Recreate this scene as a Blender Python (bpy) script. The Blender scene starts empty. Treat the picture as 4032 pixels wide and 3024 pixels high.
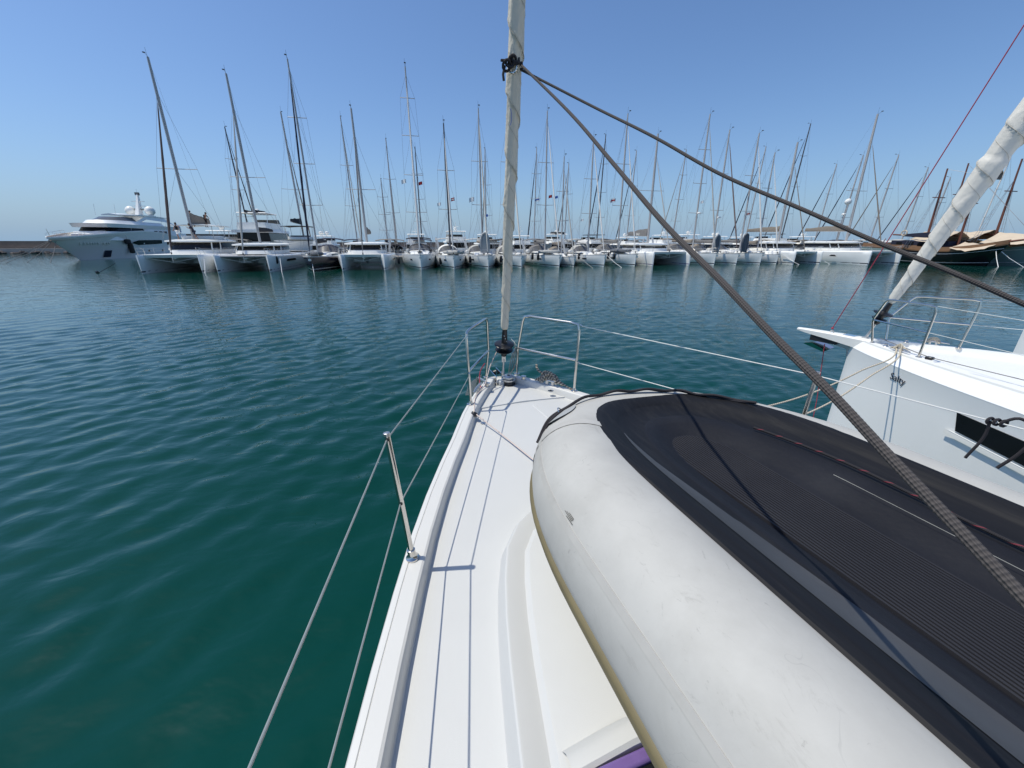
import bpy, math, random
import numpy as np
from mathutils import Matrix, Vector

R = math.radians
random.seed(7)
rng = np.random.default_rng(5)
scene = bpy.context.scene
col = scene.collection

# ------------------------------------------------------------------ camera, sky, sun, exposure
EYE = 3.1                                   # height of the lens above the water
cam_data = bpy.data.cameras.new("camera")
cam_data.sensor_width = 36.0
cam_data.lens = 1514.0 / 4032.0 * 36.0
cam_data.clip_start = 0.02
cam_data.clip_end = 20000.0
cam = bpy.data.objects.new("camera", cam_data)
cam.location = (0, 0, EYE)
cam.rotation_euler = (R(90 - 20.4), 0, 0)
col.objects.link(cam)
scene.camera = cam

SUN_EL, SUN_AZ = 65.5, 91.0                  # elevation; azimuth from +Y towards -X
world = bpy.data.worlds.new("World")
scene.world = world
world.use_nodes = True
wn = world.node_tree.nodes
wl = world.node_tree.links
wn.clear()
sky = wn.new("ShaderNodeTexSky")
sky.sky_type = 'NISHITA'
sky.sun_disc = False
sky.sun_elevation = R(SUN_EL)
sky.sun_rotation = R(-SUN_AZ)
sky.altitude = 0
sky.air_density = 1.0
sky.dust_density = 1.0
sky.ozone_density = 10.0
bg = wn.new("ShaderNodeBackground")
bg.inputs['Strength'].default_value = 0.117
out = wn.new("ShaderNodeOutputWorld")
# pale sea haze low over the horizon, the same all round
wtc = wn.new("ShaderNodeTexCoord")
wsx = wn.new("ShaderNodeSeparateXYZ")
wl.new(wtc.outputs['Generated'], wsx.inputs[0])
hz1 = wn.new("ShaderNodeMath"); hz1.operation = 'ABSOLUTE'; wl.new(wsx.outputs[2], hz1.inputs[0])
hz2 = wn.new("ShaderNodeMath"); hz2.operation = 'MULTIPLY'; hz2.inputs[1].default_value = -9.0; wl.new(hz1.outputs[0], hz2.inputs[0])
hz3 = wn.new("ShaderNodeMath"); hz3.operation = 'EXPONENT'; wl.new(hz2.outputs[0], hz3.inputs[0])
hz4 = wn.new("ShaderNodeMath"); hz4.operation = 'MULTIPLY'; hz4.inputs[1].default_value = 0.92; wl.new(hz3.outputs[0], hz4.inputs[0])
hmix = wn.new("ShaderNodeMix"); hmix.data_type = 'RGBA'
hmix.inputs[7].default_value = (2.05, 3.15, 4.45, 1)
wl.new(hz4.outputs[0], hmix.inputs[0])
wl.new(sky.outputs[0], hmix.inputs[6])
wl.new(hmix.outputs[2], bg.inputs['Color'])
wl.new(bg.outputs[0], out.inputs['Surface'])

sun_data = bpy.data.lights.new("sun", 'SUN')
sun_data.energy = 3.2
sun_data.angle = R(0.5)
sun_data.color = (1.0, 0.95, 0.83)
sun = bpy.data.objects.new("sun", sun_data)
sdir = Vector((-math.sin(R(SUN_AZ)) * math.cos(R(SUN_EL)), math.cos(R(SUN_AZ)) * math.cos(R(SUN_EL)), math.sin(R(SUN_EL))))
sun.rotation_euler = sdir.to_track_quat('Z', 'Y').to_euler()
sun.location = sdir * 60
col.objects.link(sun)

scene.view_settings.view_transform = 'Standard'
scene.view_settings.look = 'None'
scene.view_settings.exposure = 0.27
scene.view_settings.gamma = 1.0
scene.view_settings.use_curve_mapping = False
scene.render.engine = 'CYCLES'
scene.cycles.use_denoising = True
scene.cycles.max_bounces = 8
scene.cycles.sample_clamp_indirect = 6.0
scene.cycles.sample_clamp_direct = 2.5

# ------------------------------------------------------------------ materials
MATS = {}

def mat(name, color, rough=0.5, metal=0.0, var=0.06, vscale=6.0, bump=0.0, bscale=40.0, spec=0.5, dark=None, stain=0.0, sscale=2.0, coat=0.0, stretch=None):
    if name in MATS:
        return MATS[name]
    m = bpy.data.materials.new(name)
    m.use_nodes = True
    nt = m.node_tree
    n, l = nt.nodes, nt.links
    b = n['Principled BSDF']
    b.inputs['Roughness'].default_value = rough
    b.inputs['Metallic'].default_value = metal
    b.inputs['Specular IOR Level'].default_value = spec
    if coat:
        b.inputs['Coat Weight'].default_value = coat
        b.inputs['Coat Roughness'].default_value = 0.08
    tc = n.new('ShaderNodeTexCoord')
    vec = tc.outputs['Object']
    if stretch:
        mp = n.new('ShaderNodeMapping')
        mp.inputs['Scale'].default_value = stretch
        l.new(vec, mp.inputs['Vector'])
        vec = mp.outputs['Vector']
    nz = n.new('ShaderNodeTexNoise')
    nz.inputs['Scale'].default_value = vscale
    nz.inputs['Detail'].default_value = 5.0
    l.new(vec, nz.inputs['Vector'])
    mix = n.new('ShaderNodeMix')
    mix.data_type = 'RGBA'
    c = np.array(color[:3])
    lo = np.clip(c * (1 - var), 0, 1)
    hi = np.clip(c * (1 + var), 0, 1)
    mix.inputs[6].default_value = (*lo, 1)
    mix.inputs[7].default_value = (*hi, 1)
    l.new(nz.outputs['Fac'], mix.inputs[0])
    res = mix.outputs[2]
    if stain:
        n2 = n.new('ShaderNodeTexNoise')
        n2.inputs['Scale'].default_value = sscale
        n2.inputs['Detail'].default_value = 8.0
        n2.inputs['Roughness'].default_value = 0.65
        l.new(vec, n2.inputs['Vector'])
        rp = n.new('ShaderNodeValToRGB')
        rp.color_ramp.elements[0].position = 0.50
        rp.color_ramp.elements[0].color = (0, 0, 0, 1)
        rp.color_ramp.elements[1].position = 0.74
        rp.color_ramp.elements[1].color = (stain, stain, stain, 1)
        l.new(n2.outputs['Fac'], rp.inputs['Fac'])
        mx = n.new('ShaderNodeMix')
        mx.data_type = 'RGBA'
        l.new(rp.outputs['Color'], mx.inputs[0])
        l.new(res, mx.inputs[6])
        mx.inputs[7].default_value = (*(dark or tuple(c * 0.4)), 1)
        res = mx.outputs[2]
    l.new(res, b.inputs['Base Color'])
    if bump:
        n3 = n.new('ShaderNodeTexNoise')
        n3.inputs['Scale'].default_value = bscale
        n3.inputs['Detail'].default_value = 6.0
        l.new(vec, n3.inputs['Vector'])
        bp = n.new('ShaderNodeBump')
        bp.inputs['Strength'].default_value = bump
        bp.inputs['Distance'].default_value = 0.02
        l.new(n3.outputs['Fac'], bp.inputs['Height'])
        l.new(bp.outputs['Normal'], b.inputs['Normal'])
    MATS[name] = m
    return m

gel = mat('white_gelcoat', (0.85, 0.845, 0.80), 0.32, var=0.03, vscale=3, stain=0.10, dark=(0.66, 0.65, 0.61), sscale=2.5)
deckm = mat('white_deck', (0.53, 0.535, 0.522), 0.5, var=0.03, vscale=5, bump=0.06, bscale=420, stain=0.16, dark=(0.48, 0.48, 0.465), sscale=1.6)
hullw = mat('white_hull', (0.93, 0.93, 0.90), 0.22, var=0.04, vscale=0.7, stain=0.16, dark=(0.62, 0.62, 0.57), sscale=0.5, coat=0.3)
hullg = mat('pale_grey_hull', (0.93, 0.93, 0.90), 0.25, var=0.04, vscale=0.8, stain=0.15, dark=(0.45, 0.47, 0.46), sscale=0.7, coat=0.3)
navy = mat('navy_hull', (0.012, 0.014, 0.03), 0.18, var=0.2, vscale=1.0, coat=0.4)
black_hull = mat('black_hull', (0.012, 0.011, 0.012), 0.25, var=0.2, vscale=1.0, coat=0.3)
superw = mat('superyacht_white', (0.88, 0.88, 0.85), 0.42, var=0.03, vscale=0.4, coat=0.4)
antifoul = mat('dark_antifouling', (0.02, 0.022, 0.03), 0.7, var=0.3)
stripem = mat('dark_boot_stripe', (0.03, 0.035, 0.06), 0.4, var=0.2)
silver_stripe = mat('white_boot_stripe', (0.7, 0.7, 0.7), 0.4)
glassm = mat('dark_window_glass', (0.010, 0.011, 0.013), 0.12, var=0.3, vscale=2, spec=0.30)
screenm = mat('clear_vinyl_window', (0.10, 0.10, 0.098), 0.15, var=0.3, vscale=1.4)
alu = mat('mast_aluminium', (0.42, 0.41, 0.40), 0.5, 0.15, var=0.12, vscale=0.6)
alu_dark = mat('dark_mast_paint', (0.085, 0.08, 0.085), 0.4, 0.2, var=0.15, vscale=0.6)
wood_mast = mat('varnished_wood', (0.16, 0.055, 0.03), 0.4, var=0.3, vscale=1.5, stretch=(6, 6, 0.6))
teak = mat('teak', (0.21, 0.115, 0.055), 0.5, var=0.3, vscale=2.0, stretch=(4, 0.7, 4))
steel = mat('polished_steel', (0.72, 0.72, 0.72), 0.12, 1.0, var=0.05)
steel_far = mat('stainless_tube', (0.60, 0.595, 0.58), 0.3, 0.9, var=0.05)
wirem = mat('rigging_wire', (0.30, 0.31, 0.33), 0.4, 0.5, var=0.1)
plastic = mat('black_plastic', (0.012, 0.012, 0.014), 0.35, var=0.3, vscale=12)
sailcloth = mat('cream_sailcloth', (0.66, 0.62, 0.54), 0.75, var=0.07, vscale=9, stain=0.25, dark=(0.50, 0.46, 0.38), sscale=5, bump=0.25, bscale=16)
sail_white = mat('white_sailcloth', (0.72, 0.70, 0.66), 0.75, var=0.06, vscale=7, stain=0.2, dark=(0.55, 0.52, 0.46), sscale=4, bump=0.3, bscale=12)
canvas_grey = mat('grey_canvas', (0.17, 0.165, 0.16), 0.85, var=0.2, vscale=3)
canvas_light = mat('pale_grey_canvas', (0.40, 0.40, 0.38), 0.85, var=0.12, vscale=3)
canvas_tan = mat('tan_canvas', (0.22, 0.19, 0.155), 0.85, var=0.2, vscale=3)
canvas_black = mat('black_canvas', (0.022, 0.022, 0.024), 0.85, var=0.3, vscale=3)
canvas_navy = mat('navy_canvas', (0.015, 0.018, 0.04), 0.85, var=0.3, vscale=3)
canvas_white = mat('white_canvas', (0.74, 0.73, 0.70), 0.8, var=0.06, vscale=3)
awning = mat('cream_awning', (0.55, 0.46, 0.35), 0.85, var=0.1, vscale=1.2, bump=0.2, bscale=4)
netm = mat('trampoline_net', (0.05, 0.05, 0.055), 0.8)
pvc = mat('grey_inflatable_fabric', (0.34, 0.35, 0.35), 0.6, var=0.1)
pvc_dark = mat('dark_grey_inflatable_fabric', (0.10, 0.11, 0.125), 0.6, var=0.12)
fenderm = mat('black_fender', (0.012, 0.012, 0.014), 0.6)
skin = mat('skin', (0.34, 0.19, 0.13), 0.6)
hairm = mat('dark_hair', (0.015, 0.012, 0.01), 0.6)
cloth_black = mat('black_cloth', (0.012, 0.012, 0.016), 0.9)
cloth_navy = mat('navy_cloth', (0.02, 0.025, 0.05), 0.9)
cloth_white = mat('white_cloth', (0.88, 0.87, 0.85), 0.9)
redm = mat('red_cloth', (0.45, 0.03, 0.03), 0.8)
bluem = mat('blue_cloth', (0.03, 0.10, 0.40), 0.8)
orange = mat('orange_cloth', (0.60, 0.16, 0.07), 0.8)
concrete = mat('breakwater_concrete', (0.20, 0.165, 0.135), 0.9, var=0.3, vscale=0.35, stain=0.5, dark=(0.11, 0.095, 0.08), sscale=0.8)
ledge_m = mat('pale_ledge', (0.50, 0.43, 0.36), 0.9, var=0.2, vscale=0.3)
rockm = mat('wet_rock', (0.07, 0.06, 0.056), 0.8, var=0.4, vscale=0.7)
quay_m = mat('quay_concrete', (0.30, 0.28, 0.25), 0.9, var=0.2, vscale=0.4)

# ------------------------------------------------------------------ geometry helpers
def FR(x, y, z=0.0, rot=0.0):
    return Matrix.Translation((x, y, z)) @ Matrix.Rotation(rot, 4, 'Z')

I4 = Matrix.Identity(4)
PM = {}                                      # world matrix of every thing and part

def tag(o, label=None, cat=None, group=None, kind=None):
    if label: o['label'] = label
    if cat: o['category'] = cat
    if group: o['group'] = group
    if kind: o['kind'] = kind
    return o

def thing(name, label, cat, M=I4, group=None):
    o = bpy.data.objects.new(name, None)
    o.empty_display_size = 0.3
    col.objects.link(o)
    o.matrix_world = M
    PM[o.name] = M.copy()
    return tag(o, label, cat, group)

class G:
    """Collects shapes (in the frame of whoever uses it) and links them as one mesh object."""
    def __init__(s):
        s.v, s.f, s.uv = [], [], []

    def add(s, vs, fs, uvs=None):
        o = len(s.v)
        s.v.extend([tuple(map(float, p)) for p in vs])
        s.uv.extend(uvs if uvs is not None else [(0.0, 0.0)] * len(vs))
        s.f.extend([tuple(i + o for i in f) for f in fs])
        return s

    def box(s, a, b):
        x0, y0, z0 = a
        x1, y1, z1 = b
        vs = [(x0, y0, z0), (x1, y0, z0), (x1, y1, z0), (x0, y1, z0), (x0, y0, z1), (x1, y0, z1), (x1, y1, z1), (x0, y1, z1)]
        return s.add(vs, [(0, 3, 2, 1), (4, 5, 6, 7), (0, 1, 5, 4), (1, 2, 6, 5), (2, 3, 7, 6), (3, 0, 4, 7)])

    def loft(s, rings, closed=False, cap0=False, cap1=False):
        n = len(rings[0])
        vs = [p for r in rings for p in r]
        fs = []
        m = n if closed else n - 1
        for i in range(len(rings) - 1):
            for j in range(m):
                k = (j + 1) % n
                fs.append((i * n + j, i * n + k, (i + 1) * n + k, (i + 1) * n + j))
        if cap0: fs.append(tuple(range(n - 1, -1, -1)))
        if cap1: fs.append(tuple((len(rings) - 1) * n + j for j in range(n)))
        return s.add(vs, fs)

    def tube(s, pts, r, n=8, caps=True, shape=None, squash=None):
        P = np.array(pts, float)
        m = len(P)
        rr = np.full(m, r, float) if np.isscalar(r) else np.array(r, float)
        T = np.zeros_like(P)
        T[1:-1] = P[2:] - P[:-2] if m > 2 else T[1:-1]
        T[0] = P[1] - P[0]
        T[-1] = P[-1] - P[-2]
        T /= np.maximum(np.linalg.norm(T, axis=1), 1e-9)[:, None]
        L = np.concatenate([[0], np.cumsum(np.linalg.norm(np.diff(P, axis=0), axis=1))])
        ref = np.array([0, 0, 1.0]) if abs(T[0][2]) < 0.9 else np.array([0, 1.0, 0])
        N = np.cross(T[0], ref)
        N /= np.linalg.norm(N)
        vs, uvs, fs = [], [], []
        for i in range(m):
            N = N - T[i] * N.dot(T[i])
            N /= max(np.linalg.norm(N), 1e-9)
            Bn = np.cross(T[i], N)
            for j in range(n + 1):
                a = 2 * math.pi * j / n
                q = rr[i] * (shape(a, L[i]) if shape else 1.0)
                vs.append(P[i] + q * (math.cos(a) * N + math.sin(a) * Bn * (squash or 1.0)))
                uvs.append((j / n, L[i]))
        w = n + 1
        for i in range(m - 1):
            for j in range(n):
                fs.append((i * w + j, i * w + j + 1, (i + 1) * w + j + 1, (i + 1) * w + j))
        if caps:
            fs.append(tuple(range(n - 1, -1, -1)))
            fs.append(tuple((m - 1) * w + j for j in range(n)))
        return s.add(vs, fs, uvs)

    def lathe(s, prof, c=(0, 0, 0), n=24, axis=None):
        A = Matrix.Identity(3) if axis is None else Vector((0, 0, 1)).rotation_difference(Vector(axis)).to_matrix()
        rings = []
        for (r, z) in prof:
            rings.append([tuple(A @ Vector((r * math.cos(2 * math.pi * j / n), r * math.sin(2 * math.pi * j / n), z)) + Vector(c)) for j in range(n)])
        return s.loft(rings, True, True, True)

    def ball(s, c, r, n=12, sq=(1, 1, 1)):
        rings = []
        for i in range(1, n):
            t = math.pi * i / n
            rings.append([(c[0] + sq[0] * r * math.sin(t) * math.cos(2 * math.pi * j / n), c[1] + sq[1] * r * math.sin(t) * math.sin(2 * math.pi * j / n), c[2] - sq[2] * r * math.cos(t)) for j in range(n)])
        return s.loft(rings, True, True, True)

    def make(s, name, m, parent=None, frame=None, smooth=38, label=None, bevel=0.0, uv=False):
        """frame: matrix of the coordinates the shapes were given in; None = those of the parent."""
        me = bpy.data.meshes.new(name)
        vs = s.v
        pm = PM[parent.name] if parent is not None else None
        if frame is not None:
            T = (pm.inverted() @ frame) if pm is not None else frame
            A = np.array(T)
            V = np.array(vs) @ A[:3, :3].T + A[:3, 3]
            vs = [tuple(p) for p in V]
        me.from_pydata(vs, [], s.f)
        if uv:
            ul = me.uv_layers.new(name="uv")
            idx = np.empty(len(me.loops), dtype=np.int32)
            me.loops.foreach_get('vertex_index', idx)
            ul.data.foreach_set('uv', np.array(s.uv, np.float32)[idx].ravel())
        if smooth:
            me.polygons.foreach_set('use_smooth', [True] * len(me.polygons))
            me.update()
            me.set_sharp_from_angle(angle=R(smooth))
        me.materials.append(m)
        me.update()
        o = bpy.data.objects.new(name, me)
        col.objects.link(o)
        if parent is not None:
            o.parent = parent
            PM[o.name] = pm.copy()
        else:
            PM[o.name] = I4.copy()
        if bevel:
            bv = o.modifiers.new('edge', 'BEVEL')
            bv.width = bevel
            bv.segments = 2
            bv.limit_method = 'ANGLE'
        if label:
            o['label'] = label
        return o

def solo(g, name, label, cat, m, M=I4, group=None, frame=None, **kw):
    """A thing that is one mesh, with its origin at M; shapes given in frame (world by default)."""
    tmp = bpy.data.objects.new('tmp', None)
    PM['__'] = M
    F = frame if frame is not None else I4
    T = M.inverted() @ F
    A = np.array(T)
    V = np.array(g.v) @ A[:3, :3].T + A[:3, 3]
    g.v = [tuple(p) for p in V]
    bpy.data.objects.remove(tmp)
    o = g.make(name, m, None, None, **kw)
    o.matrix_world = M
    PM[o.name] = M.copy()
    return tag(o, label, cat, group)

def cr(xs, ys, x):
    """Smooth curve through points (Catmull-Rom on an uneven grid)."""
    xs = np.array(xs, float)
    ys = np.array(ys, float)
    d = np.gradient(ys, xs)
    x = np.asarray(x, float)
    i = np.clip(np.searchsorted(xs, x) - 1, 0, len(xs) - 2)
    h = xs[i + 1] - xs[i]
    t = np.clip((x - xs[i]) / h, 0, 1)
    return (2 * t**3 - 3 * t**2 + 1) * ys[i] + (t**3 - 2 * t**2 + t) * h * d[i] + (-2 * t**3 + 3 * t**2) * ys[i + 1] + (t**3 - t**2) * h * d[i + 1]

def path(pts, k=8):
    """A smooth, denser polyline through 3D points."""
    P = np.array(pts, float)
    if len(P) < 3:
        return [tuple(p) for p in P]
    L = np.concatenate([[0], np.cumsum(np.linalg.norm(np.diff(P, axis=0), axis=1))])
    q = np.linspace(0, L[-1], (len(P) - 1) * k + 1)
    return [tuple(p) for p in np.stack([cr(L, P[:, i], q) for i in range(3)], 1)]

# ------------------------------------------------------------------ water, breakwater, quay
def build_water():
    def graded(lo, hi, a, b, d0, g):
        mid = list(np.arange(a, b + d0 * .5, d0))
        d, x, up = d0, mid[-1], []
        while x < hi:
            d *= g
            x += d
            up.append(x)
        d, x, dn = d0, mid[0], []
        while x > lo:
            d *= g
            x -= d
            dn.append(x)
        return np.array(dn[::-1] + mid + up)
    xs = graded(-6000, 6000, -13, 6, 0.07, 1.022)
    ys = graded(-60, 9000, -1, 17, 0.07, 1.022)
    X, Y = np.meshgrid(xs, ys)
    dx = np.gradient(xs)[None, :]
    dy = np.gradient(ys)[:, None]
    cell = np.maximum(np.broadcast_to(dx, X.shape), np.broadcast_to(dy, X.shape))
    Z = np.zeros_like(X)
    a0 = math.atan2(-0.57, 0.82)
    for i in range(130):
        lam = float(np.exp(rng.uniform(math.log(0.23), math.log(0.95))))
        ang = a0 + rng.normal(0, 0.24) + (rng.choice([0, 0, 0, 0.8, -0.6]) if lam < 0.8 else 0)
        amp = 0.0020 * lam ** 1.05 * rng.uniform(0.5, 1.3)
        if 0.38 < lam < 0.68:
            amp *= 1.6
        k = 2 * math.pi / lam
        fade = np.clip((lam / cell - 2.6) / 2.5, 0, 1)
        Z += amp * fade * np.sin(k * (X * math.cos(ang) + Y * math.sin(ang)) + rng.uniform(0, 6.28))
    gust = 0.8 + 0.35 * np.sin(0.21 * X + 0.13 * Y + 1.0) * np.sin(0.17 * Y - 0.09 * X + 0.4)
    Z *= gust
    ny, nx = X.shape
    V = np.stack([X, Y, Z], -1).reshape(-1, 3).astype(np.float32)
    idx = np.arange(nx * ny).reshape(ny, nx)
    F = np.stack([idx[:-1, :-1], idx[:-1, 1:], idx[1:, 1:], idx[1:, :-1]], -1).reshape(-1, 4)
    me = bpy.data.meshes.new('water')
    me.vertices.add(len(V))
    me.vertices.foreach_set('co', V.ravel())
    me.loops.add(F.size)
    me.loops.foreach_set('vertex_index', F.ravel().astype(np.int32))
    me.polygons.add(len(F))
    me.polygons.foreach_set('loop_start', np.arange(0, F.size, 4, dtype=np.int32))
    me.polygons.foreach_set('loop_total', np.full(len(F), 4, np.int32))
    me.polygons.foreach_set('use_smooth', np.ones(len(F), bool))
    me.update()
    me.validate()
    m = bpy.data.materials.new('harbour_water')
    m.use_nodes = True
    n, l = m.node_tree.nodes, m.node_tree.links
    b = n['Principled BSDF']
    b.inputs['Roughness'].default_value = 0.03
    b.inputs['IOR'].default_value = 1.33
    tc = n.new('ShaderNodeTexCoord')
    big = n.new('ShaderNodeTexNoise')
    big.inputs['Scale'].default_value = 0.09
    big.inputs['Detail'].default_value = 3.0
    l.new(tc.outputs['Object'], big.inputs['Vector'])
    mx = n.new('ShaderNodeMix')
    mx.data_type = 'RGBA'
    mx.inputs[6].default_value = (0.0000, 0.026, 0.018, 1)
    mx.inputs[7].default_value = (0.0002, 0.050, 0.038, 1)
    l.new(big.outputs['Fac'], mx.inputs[0])
    l.new(mx.outputs[2], b.inputs['Base Color'])
    mp = n.new('ShaderNodeMapping')
    mp.inputs['Rotation'].default_value = (0, 0, R(-55))
    mp.inputs['Scale'].default_value = (0.55, 1.0, 1.0)
    l.new(tc.outputs['Object'], mp.inputs['Vector'])
    n1 = n.new('ShaderNodeTexNoise')
    n1.inputs['Scale'].default_value = 3.2
    n1.inputs['Detail'].default_value = 2.5
    n1.inputs['Distortion'].default_value = 0.4
    l.new(mp.outputs['Vector'], n1.inputs['Vector'])
    n2 = n.new('ShaderNodeTexNoise')
    n2.inputs['Scale'].default_value = 8.0
    n2.inputs['Detail'].default_value = 2.0
    l.new(mp.outputs['Vector'], n2.inputs['Vector'])
    b1 = n.new('ShaderNodeBump')
    b1.inputs['Strength'].default_value = 1.0
    b1.inputs['Distance'].default_value = 0.022
    l.new(n1.outputs['Fac'], b1.inputs['Height'])
    b2 = n.new('ShaderNodeBump')
    b2.inputs['Strength'].default_value = 1.0
    b2.inputs['Distance'].default_value = 0.005
    l.new(n2.outputs['Fac'], b2.inputs['Height'])
    n0 = n.new('ShaderNodeTexNoise')
    n0.inputs['Scale'].default_value = 1.0
    n0.inputs['Detail'].default_value = 1.0
    l.new(mp.outputs['Vector'], n0.inputs['Vector'])
    b0 = n.new('ShaderNodeBump')
    b0.inputs['Strength'].default_value = 1.0
    b0.inputs['Distance'].default_value = 0.030
    
    l.new(n0.outputs['Fac'], b0.inputs['Height'])
    l.new(b0.outputs['Normal'], b1.inputs['Normal'])
    l.new(b1.outputs['Normal'], b2.inputs['Normal'])
    l.new(b2.outputs['Normal'], b.inputs['Normal'])
    me.materials.append(m)
    o = bpy.data.objects.new('water', me)
    col.objects.link(o)
    tag(o, 'teal green harbour water rippled by a light breeze', kind='structure')

build_water()

AX = np.array([-0.2288, 0.9735])             # away from us along the moored boats
LD = np.array([0.9735, 0.2288])              # along the quay
L0 = np.array([-10.0, 46.5])
def row(t, off=0.0):
    p = L0 + LD * t + AX * off
    return float(p[0]), float(p[1])
ROT_A = math.atan2(0.2288 * -1, -0.9735)     # bows towards us
ROT_B = math.atan2(0.2288, 0.9735)           # bows away from us
ROW = FR(L0[0], L0[1], 0, math.atan2(LD[1], LD[0]))   # x along the quay, y away from us

g = G()
g.box((-26, 14.5, -2), (130, 18.2, 0.75))
g.box((-26.3, 14.3, 0.75), (130.3, 18.4, 0.95))
q = g.make('quay', quay_m, None, ROW)
tag(q, 'low concrete quay the yachts are moored to', kind='structure')

def breakwater():
    t = thing('breakwater', 'long brown harbour breakwater wall with pale ledge above dark waterline rocks', 'breakwater', FR(-60, 118))
    def P(x, y, z): return (x, y, z)
    a = np.array([-330, 52.0]); b = np.array([-60, 128.0]); c = np.array([220, 178.0])
    for (p, q, z) in ((a, b, 3.12), (b, c, 2.75)):
        d = (q - p) / np.linalg.norm(q - p)
        nrm = np.array([d[1], -d[0]])          # towards us
        def strip(w0, w1, z0, z1):
            r = []
            for e in np.linspace(0, 1, 60):
                o = p + (q - p) * e
                j = [random.uniform(-.05, .05) for _ in range(2)]
                f, k = o + nrm * w1, o + nrm * w0
                r.append([(k[0], k[1], z0 - 1), (f[0], f[1], z0 - 1), (f[0], f[1], z1 + j[0] * .4), (k[0], k[1], z1 + j[0] * .4)])
            return r
        G().loft(strip(-3, 0.0, 0.6, z), True, True, True).make('wall', concrete, t, I4, smooth=20)
        G().loft(strip(-1, 1.6, 0.9, 1.25), True, True, True).make('ledge', ledge_m, t, I4, smooth=20)
    rk = G()
    for (p, q, n_) in ((a, b, 330), (b, c, 260)):
        d = (q - p) / np.linalg.norm(q - p)
        nrm = np.array([d[1], -d[0]])
        for i in range(n_):
            o = p + (q - p) * ((i + random.random()) / n_) + nrm * random.uniform(2.0, 3.4)
            rk.ball((o[0], o[1], random.uniform(-.3, .5)), random.uniform(.45, .95), 5, (random.uniform(.8, 1.4), random.uniform(.7, 1.2), random.uniform(.5, .9)))
    r = rk.make('rocks', rockm, t, I4, smooth=0)
    r['kind'] = 'stuff'
breakwater()
# ------------------------------------------------------------------ moored boats
def mirror_ring(half):
    """half: points (x>=0 side) from outside to the middle; returns the full ring."""
    left = [(-x, y, z) for (x, y, z) in half]
    return left + [p for p in reversed(half)]

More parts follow.
